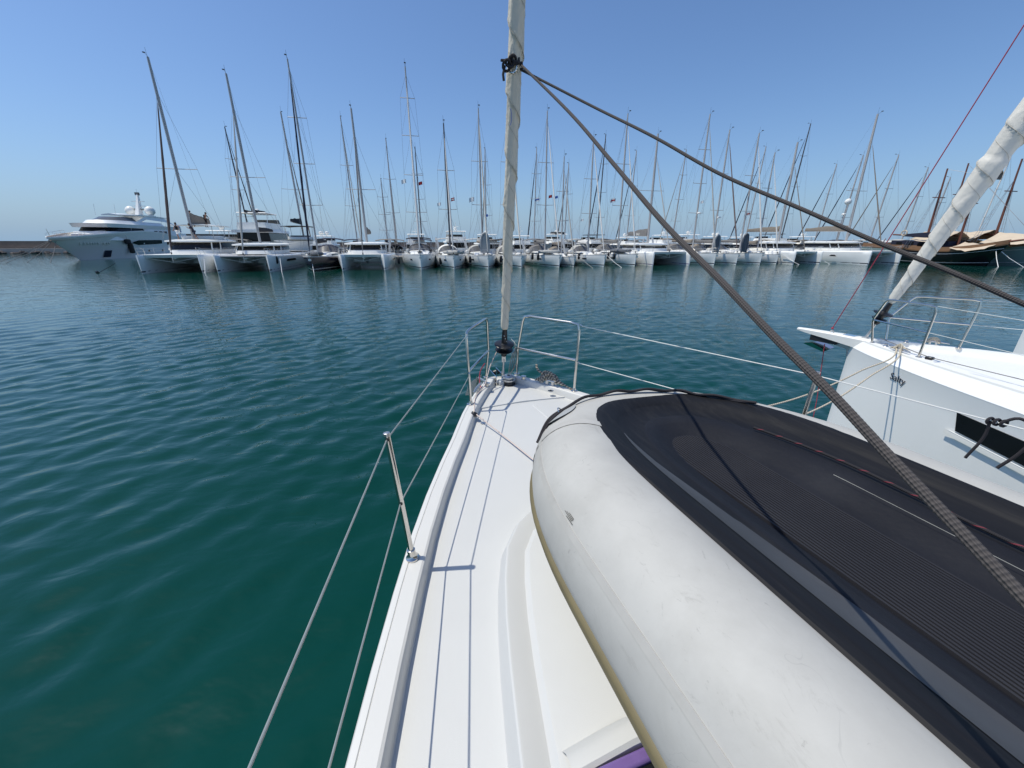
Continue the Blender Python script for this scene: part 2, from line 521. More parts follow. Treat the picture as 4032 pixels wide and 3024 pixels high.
def rig(t, m, top, deck_z, mast_m, spread=(0.36, 0.66), sw=1.1, chain=1.9, mast_r=0.11, rake=0.035, forestay_s=0.35, stay_z=None, genoa=None, genoa_r=(0.055, 0.095), stern=None, frac=1.0, boom=None, boom_len=5.0, boom_z=1.0, cover=None, cover_h=0.42, rad=False, shroudm=None, bag_text=None):
    """mast, spreaders, wires, furled headsail, boom and sail cover; y = forward, bow at y = 0."""
    mx = lambda z: -mast_m - rake * (z - deck_z)
    gm = G()
    zz = np.linspace(deck_z, top, 9)
    gm.tube([(0, mx(z), z) for z in zz], [mast_r] * 6 + [mast_r * .95, mast_r * .85, mast_r * .7], 8, squash=1.35)
    mast = gm.make('mast', m, t)
    g = G()
    g.tube([(0.03, mx(top), top), (0.03, mx(top) + .05, top + .75)], 0.012, 4)
    g.tube([(-0.04, mx(top), top), (-0.04, mx(top) + .55, top + .18)], 0.016, 4)
    g.box((-.10, mx(top) + .45, top + .16), (.10, mx(top) + .62, top + .22))
    g.make('wind_vane', alu_dark, mast)
    H = top - deck_z
    tips = []
    for k, fz in enumerate(spread):
        z = deck_z + H * fz
        w = sw * (1.0 - 0.12 * k)
        g = G()
        g.tube([(-w, mx(z) - .25, z + .06), (0, mx(z), z), (w, mx(z) - .25, z + .06)], 0.035, 6)
        g.make('spreader', alu if m is not wood_mast else m, t)
        tips.append((w, mx(z) - .25, z + .06))
    wr = 0.011
    top_f = deck_z + H * frac
    for sg in (-1, 1):
        g = G()
        pts = [(sg * chain, -mast_m - .35, deck_z - .1)] + [(sg * a, b_, c) for (a, b_, c) in tips] + [(0, mx(top_f), top_f - .1)]
        g.tube(pts, wr, 4, False)
        if tips:
            g.tube([(sg * chain, -mast_m - .30, deck_z - .1), (0, mx(tips[0][2]), tips[0][2] - .1)], wr, 4, False)
            for k in range(len(tips) - 1):
                g.tube([(sg * tips[k][0], tips[k][1], tips[k][2]), (0, mx(tips[k + 1][2]), tips[k + 1][2] - .1)], wr * .8, 4, False)
        g.make('shroud', shroudm or wirem, t)
    if stern is not None:
        g = G()
        zb = deck_z + H * .35
        g.tube([(0, mx(top), top - .05), (0, mx(zb) * .5 - stern * .5 , zb)], wr, 4, False)
        for sg in (-1, 1):
            g.tube([(0, mx(zb) * .5 - stern * .5, zb), (sg * chain * .8, -stern + .2, deck_z)], wr, 4, False)
        g.make('backstay', wirem, t)
    f0 = np.array((0, -forestay_s, (stay_z if stay_z is not None else deck_z - .1)))
    f1 = np.array((0, mx(top_f), top_f - .15))
    if genoa is not None:
        g = G()
        e = np.linspace(0.03, 0.93, 22)
        rr = np.interp(e, [0.03, 0.06, 0.2, 0.55, 0.9, 0.93], [0.02, genoa_r[0], genoa_r[1], genoa_r[1] * .85, genoa_r[0] * .7, 0.02]) * (1 + 0.05 * rng.normal(size=22))
        g.tube([f0 + (f1 - f0) * q for q in e], rr, 7)
        gn = g.make('furled_genoa', genoa, t)
        G().lathe([(.03, -.1), (.09, -.08), (.09, -.05), (.05, -.04), (.05, .04), (.09, .05), (.09, .08), (.03, .1)], tuple(f0 + (f1 - f0) * .018), 8).make('furler_drum', plastic, gn)
    g = G()
    g.tube([f0, f1], wr, 4, False)
    g.make('forestay', wirem, t)
    if boom is not None:
        zb = deck_z + boom_z
        y0 = mx(zb) - .15
        g = G()
        g.tube([(0, y0, zb), (0, y0 - boom_len, zb + .15)], 0.085, 8)
        bo = g.make('boom', m, t)
        if cover is not None:
            rings = []
            for e in np.linspace(0, 1, 9):
                h = cover_h * (1 - .55 * e) * (1 + .08 * rng.normal())
                w = .17 * (1 - .3 * e)
                y, z = y0 - .05 - e * (boom_len - .2), zb + .04 + .15 * e
                rings.append([(-w * .7, y, z - .06), (-w, y, z + h * .35), (-.05, y, z + h), (.05, y, z + h), (w, y, z + h * .35), (w * .7, y, z - .06)])
            G().loft(rings, True, True, True).make('sail_cover', cover, t)
        g = G()
        g.tube([(0, y0 - boom_len, zb + .2), (0, mx(top), top - .1)], wr * .7, 4, False)
        g.make('topping_lift', wirem, t)
    if rad:
        z = deck_z + H * .30
        G().lathe([(.05, -.12), (.24, -.10), (.27, 0), (.22, .10), (.05, .13)], (0, mx(z) + .42, z), 12).make('radar_dome', gel, t)
    return mx

def flag(t, p, w, h, m, m2=None, pole=None):
    """a small flag flying from point p to the right and a bit down"""
    rings = []
    for e in np.linspace(0, 1, 6):
        x, y = p[0] + w * e * .92, p[1] - .25 * w * e + .07 * math.sin(7 * e)
        d = -.22 * w * e * e
        rings.append([(x, y - .008, p[2] + d - h), (x, y - .008, p[2] + d), (x, y + .008, p[2] + d), (x, y + .008, p[2] + d - h)])
    f = G().loft(rings, True, True, True).make('flag', m, t)
    if m2 is not None:
        r2 = [[(a[0], a[1] - .006, a[2] + h * .34), (b_[0], b_[1] - .006, b_[2] - h * .34), (c[0], c[1] + .006, c[2] - h * .34), (d_[0], d_[1] + .006, d_[2] + h * .34)] for (a, b_, c, d_) in rings]
        G().loft(r2, True, True, True).make('flag_stripe', m2, f)
    return f

def hull_rings(L, B, fb, fbs, ns=15, stem=0.25, full=0.55, transom=0.86):
    """half sections of a yacht hull: (half beam at deck, waterline half beam, sheer height) by station"""
    out_ = []
    for e in np.concatenate([[0, .012, .03, .06, .1], np.linspace(.16, 1, ns - 5)]):
        hb = B / 2 * float(cr([0, .03, .1, .2, .35, .5, .65, .85, 1], [.02, .15, .36, .61, .85, .97, 1.0, .95, transom], e))
        wl = B / 2 * float(cr([0, .03, .1, .2, .35, .5, .65, .85, 1], [.01, .06, .20, .42, .70, .86, .90, .85, .74], e))
        out_.append((e * L, hb, wl, fb + (fbs - fb) * e - .06 * math.sin(math.pi * e)))
    return out_

def yacht_hull(t, st, m, stripe=stripem, stem=0.25, stripe_z=(0.14, 0.24)):
    rings = []
    for (s, hb, wl, zs) in st:
        y = -s
        rake = lambda z: -stem * (1 - z / zs) * max(0, 1 - s / 2.0)
        half = [(hb, y, zs), (hb * .985 + wl * .015, y + rake(zs * .8), zs * .8), (hb * .6 + wl * .4, y + rake(zs * .4), zs * .4), (wl, y + rake(.08), .08), (wl * .8, y + rake(-.2), -.2), (0, y + rake(-.45), -.45)]
        rings.append(half + [(-x, b, z) for (x, b, z) in reversed(half[:-1])])
    h = G().loft(rings, False, True, True).make('hull', m, t)
    z0, z1 = stripe_z
    for sg in (-1, 1):
        sr = []
        for (s, hb, wl, zs) in st:
            def wat(z):
                return wl + (hb * .6 + wl * .4 - wl) * max(0, (z - .08) / (zs * .4 - .08))
            rk = -stem * (1 - .2 / zs) * max(0, 1 - s / 2.0)
            sr.append([(sg * (wat(z0) + .004), -s + rk + (.004 if s == 0 else 0), z0), (sg * (wat(z1) + .006), -s + rk + (.004 if s == 0 else 0), z1)])
        if stripe is not None:
            G().loft(sr).make('boot_stripe', stripe, h)
    return h

def yacht_deck(t, st, m=deckm):
    rings = []
    for (s, hb, wl, zs) in st:
        y = -s
        a = max(hb - .05, hb * .4)
        half = [(hb + .012, y, zs - .03), (hb + .012, y, zs + .045), (a, y, zs + .045), (a - .01, y, zs + .01), (0.0, y, zs + .01 + .05 * min(1, hb))]
        rings.append(half + [(-x, b, z) for (x, b, z) in reversed(half[:-1])])
    return G().loft(rings, False, True, True).make('deck', m, t)

def sloop(name, label, S, rot, L=12.8, B=4.1, fb=1.45, mast_m=5.2, top=17.5, hull=hullw, group='sailing yachts moored along the quay', stripe=stripem, genoa=sailcloth, genoa_r=(.055, .095), mastm=alu, hood=canvas_grey, bimini=canvas_grey, cover=canvas_grey, spread=(.36, .66), window=(.23, .30), flags=(), rad=False, detail=True, rake=.035, frac=.97, fender=0, cat='sailing yacht', stem=.18, boom_z=1.25):
    M = FR(S[0], S[1], 0, rot)
    t = thing(name, label, cat, M, group)
    fbs = fb - .22
    st = hull_rings(L, B, fb, fbs)
    h = yacht_hull(t, st, hull, stripe, stem)
    yacht_deck(t, st)
    dz = fb - .1
    hbat = lambda s: float(np.interp(s, [a[0] for a in st], [a[1] for a in st]))
    zsat = lambda s: float(np.interp(s, [a[0] for a in st], [a[3] for a in st]))
    # hull windows
    if window:
        for sg in (-1, 1):
            g = G()
            s0, s1 = window[0] * L, window[1] * L
            r = []
            for s in np.linspace(s0, s1, 4):
                zs = zsat(s)
                hb = hbat(s)
                wl = float(np.interp(s, [a[0] for a in st], [a[2] for a in st]))
                def wat(z):
                    return np.interp(z, [.08, zs * .4, zs * .8], [wl, hb * .6 + wl * .4, hb * .985 + wl * .015])
                z0, z1 = zs * .60, zs * .60 + .17
                r.append([(sg * (wat(z0) - .02), -s, z0), (sg * (wat(z0) + .012), -s, z0), (sg * (wat(z1) + .012), -s, z1), (sg * (wat(z1) - .02), -s, z1)])
            G().loft(r, True, True, True).make('hull_window', glassm, h)
    # coachroof
    s0, s1 = L * .25, L * .66
    rings = []
    for e, hh in ((0, .05), (.06, .2), (.2, .32), (.5, .38), (.8, .42), (1, .42)):
        s = s0 + (s1 - s0) * e
        w = min(hbat(s) * .62, B * .30)
        z = zsat(s) + .02
        rings.append([(-w, -s, z), (-w * .93, -s, z + hh * .8), (-w * .8, -s, z + hh), (0, -s, z + hh * 1.15), (w * .8, -s, z + hh), (w * .93, -s, z + hh * .8), (w, -s, z)])
    cab = G().loft(rings, False, True, True).make('coachroof', gel, t)
    for sg in (-1, 1):
        r = []
        for e in (.3, .5, .75, .92):
            s = s0 + (s1 - s0) * e
            w = min(hbat(s) * .62, B * .30)
            z = zsat(s) + .02
            hh = float(np.interp(e, [.2, .5, .8, 1], [.32, .38, .42, .42]))
            r.append([(sg * (w * .985 + .004), -s, z + hh * .25), (sg * (w * .945 + .008), -s, z + hh * .68)])
        G().loft(r).make('cabin_window', glassm, cab)
    if detail:
        G().box((-.28, -L * .30, fb + .22), (.28, -L * .255, fb + .30)).make('deck_hatch', glassm, cab)
    # sprayhood
    ztop = zsat(s1) + .42
    if hood is not None:
        w = B * .30
        def arc(s, hh, wid):
            return [(wid * math.cos(a) * (1 if abs(math.cos(a)) > .3 else 1), -s, ztop - .35 + (hh + .35) * math.sin(a) ** .7) for a in np.linspace(math.pi * .999, math.pi * .001, 11)]
        sA, sB, sC = s1 - 1.0, s1 - .15, s1 + .9
        G().loft([arc(sB, .82, w * 1.02), arc(sB + .5, .98, w * 1.08), arc(sC, .95, w * 1.1)]).make('sprayhood', hood, t)
        G().loft([arc(sA, .06, w * .9), arc(sB, .80, w)]).make('sprayhood_window', screenm, t)
    # bimini
    if bimini is not None:
        w = B * .36
        zb = fb + 1.75
        r = []
        for e in np.linspace(0, 1, 5):
            s = L * .74 + e * 2.2
            r.append([(w * k, -s, zb + .16 * (1 - k * k) + .1 * math.sin(math.pi * e)) for k in np.linspace(-1, 1, 7)] + [(w * k, -s, zb - .05 + .16 * (1 - k * k) + .1 * math.sin(math.pi * e)) for k in np.linspace(1, -1, 7)])
        bi = G().loft(r, True, True, True).make('bimini', bimini, t)
        for sg in (-1, 1):
            g = G()
            g.tube([(sg * w * .98, -L * .74 - .2, zb), (sg * w, -L * .74 - 1.1, fb), (sg * w * .98, -L * .74 - 2.1, zb)], .018, 5)
            g.make('bimini_frame', steel_far, bi)
    # guard rails
    for sg in (-1, 1):
        g = G()
        ss = np.linspace(1.2, L * .97, 7)
        for s in ss:
            g.tube([(sg * (hbat(s) - .05), -s, zsat(s)), (sg * (hbat(s) - .05), -s, zsat(s) + .64)], .014, 4)
        for hh in (.34, .63):
            g.tube([(sg * (hbat(s) - .05), -s, zsat(s) + hh) for s in ss], .007, 4, False)
        g.make('guard_rail', steel_far, t)
    g = G()
    for sg in (-1, 1):
        g.tube(path([(sg * (hbat(1.2) - .05), -1.2, fb + .64), (sg * (hbat(.5)), -.5, fb + .66), (sg * .16, -.02, fb + .66), (sg * .14, -.05, fb + .1)], 3), .016, 5)
        g.tube([(sg * (hbat(1.2) - .05), -1.2, fb), (sg * (hbat(1.2) - .05), -1.2, fb + .64)], .016, 5)
        g.tube([(sg * (hbat(1.2) - .05), -1.2, fb + .34), (sg * .16, -.03, fb + .36)], .012, 4)
    g.make('pulpit', steel_far, t)
    if detail:
        g = G()
        g.box((-.09, -.35, fb - .02), (.09, .22, fb + .08))
        g.tube([(0, .16, fb), (0, .1, fb - .32)], .035, 5)
        g.box((-.14, .06, fb - .42), (.14, .15, fb - .20))
        g.make('anchor', steel_far, t)
    mx = rig(t, mastm, top, fb + .1, mast_m, spread, B * .27, B * .43, .10 if L > 11 else .085, rake, .3, fb, genoa, genoa_r, L, frac, True, L * .36, boom_z, cover, .42, rad)
    for (kind, side, fz, w, m_, m2) in flags:
        z = fb + (top - fb) * fz
        flag(t, (side * B * .2, -mast_m - .3, z), w * .8, w * .58, m_, m2)
    # cockpit gear
    zc_ = zsat(L * .75)
    for sg in (-1, 1):
        G().box((sg * B * .22 - .22, -L * .88, zc_), (sg * B * .22 + .22, -L * .68, zc_ + .38)).make('cockpit_seat', gel if sg < 0 else canvas_grey, t, bevel=.05)
    for sg in ((-1, 1) if detail else (1,)):
        g = G(); g.tube([(sg * B * .2 + .42 * math.cos(a), -L * .86, zc_ + .75 + .42 * math.sin(a)) for a in np.linspace(0, 2 * math.pi, 17)], .02, 5, False)
        g.box((sg * B * .2 - .1, -L * .86 - .2, zc_), (sg * B * .2 + .1, -L * .86 - .05, zc_ + .7)); g.make('helm_wheel', steel_far, t)
    kk = int(abs(S[0]) * 7) % 4
    if kk != 1:
        x0 = (-.55, .5, .6, -.3)[kk] * B * .5
        g = G(); g.box((x0 - .16, -L * .99, zc_ + .3), (x0 + .16, -L * .955, zc_ + .75)); g.box((x0 - .06, -L * .99, zc_ - .25), (x0 + .06, -L * .965, zc_ + .3)); g.make('outboard_motor', plastic, t, bevel=.04)
    if kk != 2:
        g = G(); sg = 1 if kk else -1
        g.loft([[(sg * .9 - .17, -L * .97, zc_ + .1), (sg * .9 + .17, -L * .97, zc_ + .1), (sg * .9 + .17, -L * .97 - .05, zc_ + .1), (sg * .9 - .17, -L * .97 - .05, zc_ + .1)], [(sg * .9 - .17 + .4, -L * .99 - .2, zc_ + 2.3), (sg * .9 + .17 + .4, -L * .99 - .2, zc_ + 2.3), (sg * .9 + .17 + .4, -L * .99 - .25, zc_ + 2.3), (sg * .9 - .17 + .4, -L * .99 - .25, zc_ + 2.3)]], True, True, True)
        g.make('gangway', gel, t)
    if detail and kk in (0, 3):
        rb = np.random.default_rng(int(abs(S[0]) * 100))
        g = G()
        for _ in range(7):
            g.ball((rb.uniform(-.7, .7), -L * .17 - rb.uniform(-.5, .9), fb + .12), rb.uniform(.16, .30), 6, (1.3, 1.2, .7))
        g.make('folded_sail', canvas_white, t)
    if detail:
        g = G(); g.lathe([(.2, -.42), (.25, -.38), (.25, .38), (.2, .42)], (B * .33 * (1 if kk % 2 else -1), -L * .70, zc_ + .45), 10, (0, 1, 0)); g.make('liferaft_canister', gel, t)
    return t

def catamaran(name, label, S, rot, L=13.0, B=6.6, fb=1.75, mast_m=5.6, top=19, hull=hullw, genoa=canvas_tan, genoa_r=(.07, .13), mastm=alu, cover=canvas_tan, cover_h=.8, boom_z=2.1, fly=None, bagless=False, solid=True, stripe=stripem, side_window=True, group='sailing catamarans moored along the quay', roof_z=None, boom_len=5.6, spread=(.42,), flags=(), text=None, hull_dip=0.0):
    M = FR(S[0], S[1], 0, rot)
    t = thing(name, label, 'catamaran', M, group)
    hs = B / 2 - .85                          # hull centre offset
    for sg in (-1, 1):
        rings, sr = [], []
        for e in np.concatenate([[0, .01, .03, .07], np.linspace(.14, 1, 9)]):
            s = e * L
            hb = float(cr([0, .02, .07, .2, .5, .8, 1], [.07, .16, .38, .70, .90, .88, .78], e))
            wl = float(cr([0, .02, .07, .2, .5, .8, 1], [.03, .08, .20, .40, .62, .62, .5], e))
            zs = fb - .12 * e - hull_dip * e
            y = -s
            half = [(hb, zs - .12), (hb * .99, zs * .72), (hb * .55 + wl * .45, zs * .35), (wl, .06), (wl * .7, -.3)]
            top_ = [(hb - min(.10, hb * .5), zs)]
            ring = [(sg * hs + x, y + (.10 * (1 - z / zs) * -1 if e == 0 else 0), z) for (x, z) in top_ + half] + [(sg * hs - x, y, z) for (x, z) in reversed(top_ + half)]
            rings.append(ring)
            sr.append((s, hb, wl, zs))
        h = G().loft(rings, True, True, True).make('hull', hull, t)
        for sd in (-1, 1):
            G().loft([[(sg * hs + sd * (wl + .006), -s + (.012 if i == 0 else 0), .12), (sg * hs + sd * (wl + (hb * .55 + wl * .45 - wl) * ((.24 - .06) / (zs * .35 - .06)) + .006), -s + (.012 if i == 0 else 0), .25)] for i, (s, hb, wl, zs) in enumerate(sr)]).make('boot_stripe', stripe, h)
        if side_window:
            r = []
            for e in (.30, .36, .5, .56):
                s = e * L
                hb = float(np.interp(s, [a[0] for a in sr], [a[1] for a in sr]))
                zt, zb = fb * .68 + (.0 if .3 < e < .56 else -.04), fb * .68 - .24
                r.append([(sg * (hs + hb * .985) + sg * .008, -s, zb), (sg * (hs + hb * .99) + sg * .01, -s, zt)])
            G().loft(r).make('hull_window', glassm, h)
        # side rails
        g = G()
        ss = np.linspace(.4, L * .9, 7)
        for s in ss:
            x = sg * (hs + float(np.interp(s, [a[0] for a in sr], [a[1] for a in sr])) - .12)
            g.tube([(x, -s, fb - .1), (x, -s, fb + .6)], .014, 4)
        for hh in (.33, .6):
            g.tube([(sg * (hs + float(np.interp(s, [a[0] for a in sr], [a[1] for a in sr])) - .12), -s, fb + hh - .03) for s in ss], .008, 4, False)
        g.make('guard_rail', steel_far, t)
    # bridge deck, fore deck and front beam
    G().box((-hs + .3, -L * .93, fb * .42), (hs - .3, -L * .30, fb - .22)).make('bridge_deck', hull, t, bevel=.08)
    G().loft([[(-hs - .1, -L * .30, fb - .02), (hs + .1, -L * .30, fb - .02)], [(-hs - .1, -L * .93, fb - .05), (hs + .1, -L * .93, fb - .05)]]).make('deck', deckm, t)
    if solid:
        G().loft([[(-hs, -.75, fb - .30), (-hs, -.62, fb - .02), (hs, -.62, fb - .02), (hs, -.75, fb - .30)], [(-hs, -L * .3, fb - .30), (-hs, -L * .3, fb - .021), (hs, -L * .3, fb - .021), (hs, -L * .3, fb - .30)]], True, True, True).make('fore_deck', gel, t)
    else:
        g = G(); g.tube([(-hs, -.75, fb - .15), (hs, -.75, fb - .15)], .10, 8); g.make('cross_beam', alu, t)
        G().box((-hs + .2, -L * .3, fb - .16), (-.08, -.86, fb - .13)).make('trampoline', netm, t)
        G().box((.08, -L * .3, fb - .16), (hs - .2, -.86, fb - .13)).make('trampoline', netm, t)
        G().box((-.08, -L * .3, fb - .19), (.08, -.8, fb - .11)).make('walkway', gel, t)
    g = G()
    g.tube([(-hs * .9, -.7, fb - .3), (0, -.72, fb - .75), (hs * .9, -.7, fb - .3)], .02, 5)
    g.tube([(0, -.72, fb - .75), (0, -.72, fb - .1)], .03, 5)
    g.make('beam_strut', steel_far, t)
    # nacelle and ladder under the bridge deck
    G().loft([[(-.35, -1.2, fb - .3), (0, -1.2, fb - .5), (.35, -1.2, fb - .3)], [(-.8, -L * .34, fb - .3), (0, -L * .34, fb * .3), (.8, -L * .34, fb - .3)]], True, True, True).make('nacelle', hull, t)
    # saloon
    rz = roof_z or fb + 1.45
    sA, sB = L * .35, L * .72
    w0 = B * .36
    base = []
    for (s, w) in ((sA, w0 * .55), (sA + .25, w0 * .8), (sA + 1.1, w0), (sB, w0 * .98)):
        base.append((s, w))
    def rail_ring(z, out_=0.0, fwd=0.0):
        pts = [(-w - out_, -s + fwd, z) for (s, w) in reversed(base)] + [(w + out_, -s + fwd, z) for (s, w) in base]
        return pts
    G().loft([rail_ring(fb - .05, .0, .35), rail_ring(fb + .35, -.02, .2), rail_ring(rz - .12, -.14, -.25)], True).make('saloon_wall', gel, t)
    win = []
    G().loft([rail_ring(fb + .40, .012, .2), rail_ring(rz - .20, -.085, -.19)], False).make('saloon_window', glassm, t)
    gpost = G()
    for k in (1, 2, 5, 6):
        a, b_ = rail_ring(fb + .38, .035, .23)[k], rail_ring(rz - .18, -.05, -.16)[k]
        gpost.tube([a, b_], .06, 6)
    gpost.make('window_post', gel, t)
    r1 = [(x * 1.08, y * 1.0 + .25, z) for (x, y, z) in rail_ring(rz - .14, .1, -.1)]
    r2 = [(x * 1.08, y * 1.0 + .25, z) for (x, y, z) in rail_ring(rz, .1, -.12)]
    r3 = [(x * .8, y * 1.0 - .05, z + .10) for (x, y, z) in rail_ring(rz, .0, -.3)]
    r4 = [(x * .3, y * 1.0 - .2, z + .14) for (x, y, z) in rail_ring(rz, .0, -.5)]
    roof = G().loft([r1, r2, r3, r4], True, True, True).make('saloon_roof', gel, t)
    if fly is not None:
        zf = rz + .1
        hz = fly
        G().box((-w0 * .62, -sB + .0, zf), (w0 * .62, -sA - 1.9, zf + .42)).make('flybridge_coaming', canvas_black if fly == 'x' else gel, t, bevel=.12)
        G().box((-w0 * .5, -sB + .4, zf + .43), (w0 * .5, -sA - 2.4, zf + .62)).make('flybridge_seat', canvas_grey, t, bevel=.06)
        for sg in (-1, 1):
            for (s, ds) in ((sA + 2.2, -.1), (sB - .2, .5)):
                g = G(); g.tube([(sg * w0 * .62, -s, zf), (sg * w0 * .66, -s - ds, hz)], .035, 6); g.make('hardtop_post', steel_far, t)
        r = []
        for e in np.linspace(0, 1, 6):
            s = sA + 1.4 + e * (sB - sA - .2)
            r.append([(k * w0 * .8, -s, hz + .10 * (1 - k * k) + .06 * math.sin(math.pi * e)) for k in np.linspace(-1, 1, 7)] + [(k * w0 * .8, -s, hz - .07 + .10 * (1 - k * k) + .06 * math.sin(math.pi * e)) for k in np.linspace(1, -1, 7)])
        G().loft(r, True, True, True).make('hardtop', canvas_black if 'dark' in label else gel, t)
    # bow rails
    for sg in (-1, 1):
        g = G()
        x = sg * hs
        g.tube(path([(x - sg * .3, -.9, fb), (x - sg * .3, -.6, fb + .62), (x, -.1, fb + .64), (x + sg * .2, -.5, fb + .62), (x + sg * .3, -.9, fb)], 3), .016, 5)
        g.make('bow_rail', steel_far, t)
    mx = rig(t, mastm, top, rz + .05, mast_m, spread, B * .27, B * .46, .14, .035, .7, fb - .15, genoa, genoa_r, None, .84, True, boom_len, boom_z, None if bagless else cover, cover_h)
    for (kind, side, fz, w, m_, m2) in flags:
        z = fb + (top - fb) * fz
        flag(t, (side * B * .2, -mast_m - .3, z), w, w * .72, m_, m2)
    if text:
        c = bpy.data.curves.new('bag_lettering', 'FONT')
        c.body = text
        c.size = .5
        c.extrude = .004
        c.align_x = 'CENTER'
        c.materials.append(canvas_white)
        tmp = bpy.data.objects.new('tmp', c)
        col.objects.link(tmp)
        me = bpy.data.meshes.new_from_object(tmp.evaluated_get(bpy.context.evaluated_depsgraph_get()))
        bpy.data.objects.remove(tmp)
        o = bpy.data.objects.new('bag_lettering', me)
        o['kind'] = 'stuff'
        col.objects.link(o)
        o.parent = t
        o.location = (.205, -mast_m - boom_len * .45, rz + boom_z + .16)
        o.rotation_euler = (R(86), 0, R(90))
    return t

def motor_yacht(name, label, S, rot, L=14.0, B=4.4, fb=1.7, top=4.6, dome=1, flyb=True, hull=gel, roofm=gel, group='motor yachts moored behind the quay', mast_h=1.2, tender=None, cat='motor yacht'):
    M = FR(S[0], S[1], 0, rot)
    t = thing(name, label, cat, M, group)
    st = hull_rings(L, B, fb, fb * .72, stem=.5, transom=.93)
    rings = []
    for (s, hb, wl, zs) in st:
        f = max(0, 1 - s / 3.5)
        half = [(hb, -s, zs), (hb * .9 + wl * .1, -s - .5 * f, zs * .7), (wl * 1.02, -s - 1.1 * f, .3), (wl * .9, -s - 1.4 * f, -.2), (0, -s - 1.5 * f, -.5)]
        rings.append(half + [(-x, b, z) for (x, b, z) in reversed(half[:-1])])
    h = G().loft(rings, False, True, True).make('hull', hull, t)
    yacht_deck(t, st, gel)
    z1 = fb * .85
    z2 = top if not flyb else z1 + (top - z1) * .52
    def block(s0, s1, w, za, zb, rf, rb, m, nm, parent=t):
        rr = []
        for (z, k) in ((za, 0), (zb, 1)):
            rr.append([(-w * .75, -s0 - rf * k, z), (w * .75, -s0 - rf * k, z), (w * (1 - .06 * k), -s0 - .9 - rf * k, z), (w * (1 - .06 * k), -s1 + rb * k, z), (-w * (1 - .06 * k), -s1 + rb * k, z), (-w * (1 - .06 * k), -s0 - .9 - rf * k, z)])
        return G().loft(rr, True, True, True).make(nm, m, parent, smooth=20)
    w = B * .40
    block(L * .26, L * .86, w, z1 - .1, z1 + (z2 - z1) * .38, .25, 0, gel, 'deckhouse')
    block(L * .275, L * .84, w * .985, z1 + (z2 - z1) * .38, z1 + (z2 - z1) * .86, .9, 0, glassm, 'window_band')
    block(L * .33, L * .90, w * 1.06, z1 + (z2 - z1) * .86, z2, -.1, 0, roofm if not flyb else gel, 'roof')
    if flyb:
        block(L * .40, L * .84, w * .86, z2 - .02, z2 + (top - z2) * .42, .5, .0, gel, 'flybridge')
        block(L * .425, L * .50, w * .80, z2 + (top - z2) * .42, z2 + (top - z2) * .68, .3, .1, screenm, 'windscreen')
        g = G()
        for sg in (-1, 1):
            g.tube([(sg * w * .8, -L * .80, z2), (sg * w * .75, -L * .73, top - .06)], .05, 6)
            g.tube([(sg * w * .8, -L * .52, z2 + .4), (sg * w * .75, -L * .55, top - .06)], .035, 6)
        g.make('hardtop_post', gel, t)
        block(L * .50, L * .80, w * .88, top - .10, top, .2, .2, roofm, 'hardtop')
    g = G()
    g.tube([(0, -L * .70, top), (0, -L * .72, top + mast_h)], [.05, .03], 6)
    g.tube([(-.5, -L * .71, top + mast_h * .5), (.5, -L * .71, top + mast_h * .5)], .025, 5)
    mm = g.make('signal_mast', gel, t)
    for k in range(dome):
        x = (k - (dome - 1) / 2) * .9
        G().lathe([(.06, -.3), (.10, -.16), (.27, -.10), (.32, .05), (.26, .22), (.1, .31)], (x, -L * .66, top + .32), 12).make('satellite_dome', gel, t)
    for sg in (-1, 1):
        g = G()
        ss = np.linspace(.5, L * .5, 6)
        pts = []
        for s in ss:
            hb = float(np.interp(s, [a[0] for a in st], [a[1] for a in st])) - .08
            zz = float(np.interp(s, [a[0] for a in st], [a[3] for a in st]))
            g.tube([(sg * hb, -s, zz), (sg * hb, -s, zz + .65)], .014, 4)
            pts.append((sg * hb, -s, zz + .65))
        g.tube(pts, .016, 4)
        g.make('guard_rail', steel_far, t)
    if tender is not None:
        g = G()
        g.tube(path([(-.7, -L * .80, top + .1), (-.75, -L * .62, top + .15), (0, -L * .55, top + .2), (.75, -L * .62, top + .15), (.7, -L * .80, top + .1)], 4), .2, 8)
        g.make('cover', tender, t)
    return t

def hung_dinghy(name, label, P, rot, h=2.4, w=.75, m=pvc, m2=pvc_dark):
    """a small inflatable stood up on its stern: open side towards -y of its frame"""
    t = thing(name, label, 'dinghy', FR(P[0], P[1], P[2], rot), 'inflatable dinghies hoisted upright on deck')
    pts = [(-w * .8, 0, 0), (-w, 0, h * .4), (-w * .85, 0, h * .75), (-w * .35, .05, h * .97), (0, .06, h), (w * .35, .05, h * .97), (w * .85, 0, h * .75), (w, 0, h * .4), (w * .8, 0, 0)]
    g = G(); g.tube(path(pts, 4), .14, 8); g.make('tube', m, t)
    r = []
    for (x, _, z) in [(-w * .8, 0, .1), (-w, 0, h * .4), (-w * .85, 0, h * .75), (-w * .35, .05, h * .95)]:
        r.append([(x, .0, z), (x * .5, .16, z), (0, .20, z), (-x * .5, .16, z), (-x, 0, z)])
    G().loft(r).make('floor', m2, t)
    G().box((-w * .8, -.1, .25), (w * .8, .02, .32)).make('transom', m2, t)
    return t

def fender(label, P, h=.75, r=.15, m=fenderm, name='fender', group='fenders hung between the moored yachts'):
    g = G()
    g.lathe([(.03, 0), (r * .7, .05), (r, .16), (r, h - .16), (r * .7, h - .05), (.03, h)], (0, 0, 0), 10)
    g.tube([(0, 0, h), (0, 0.0, h + .6)], .015, 4)
    return solo(g, name, label, 'fender', m, FR(*P), group, frame=FR(*P))

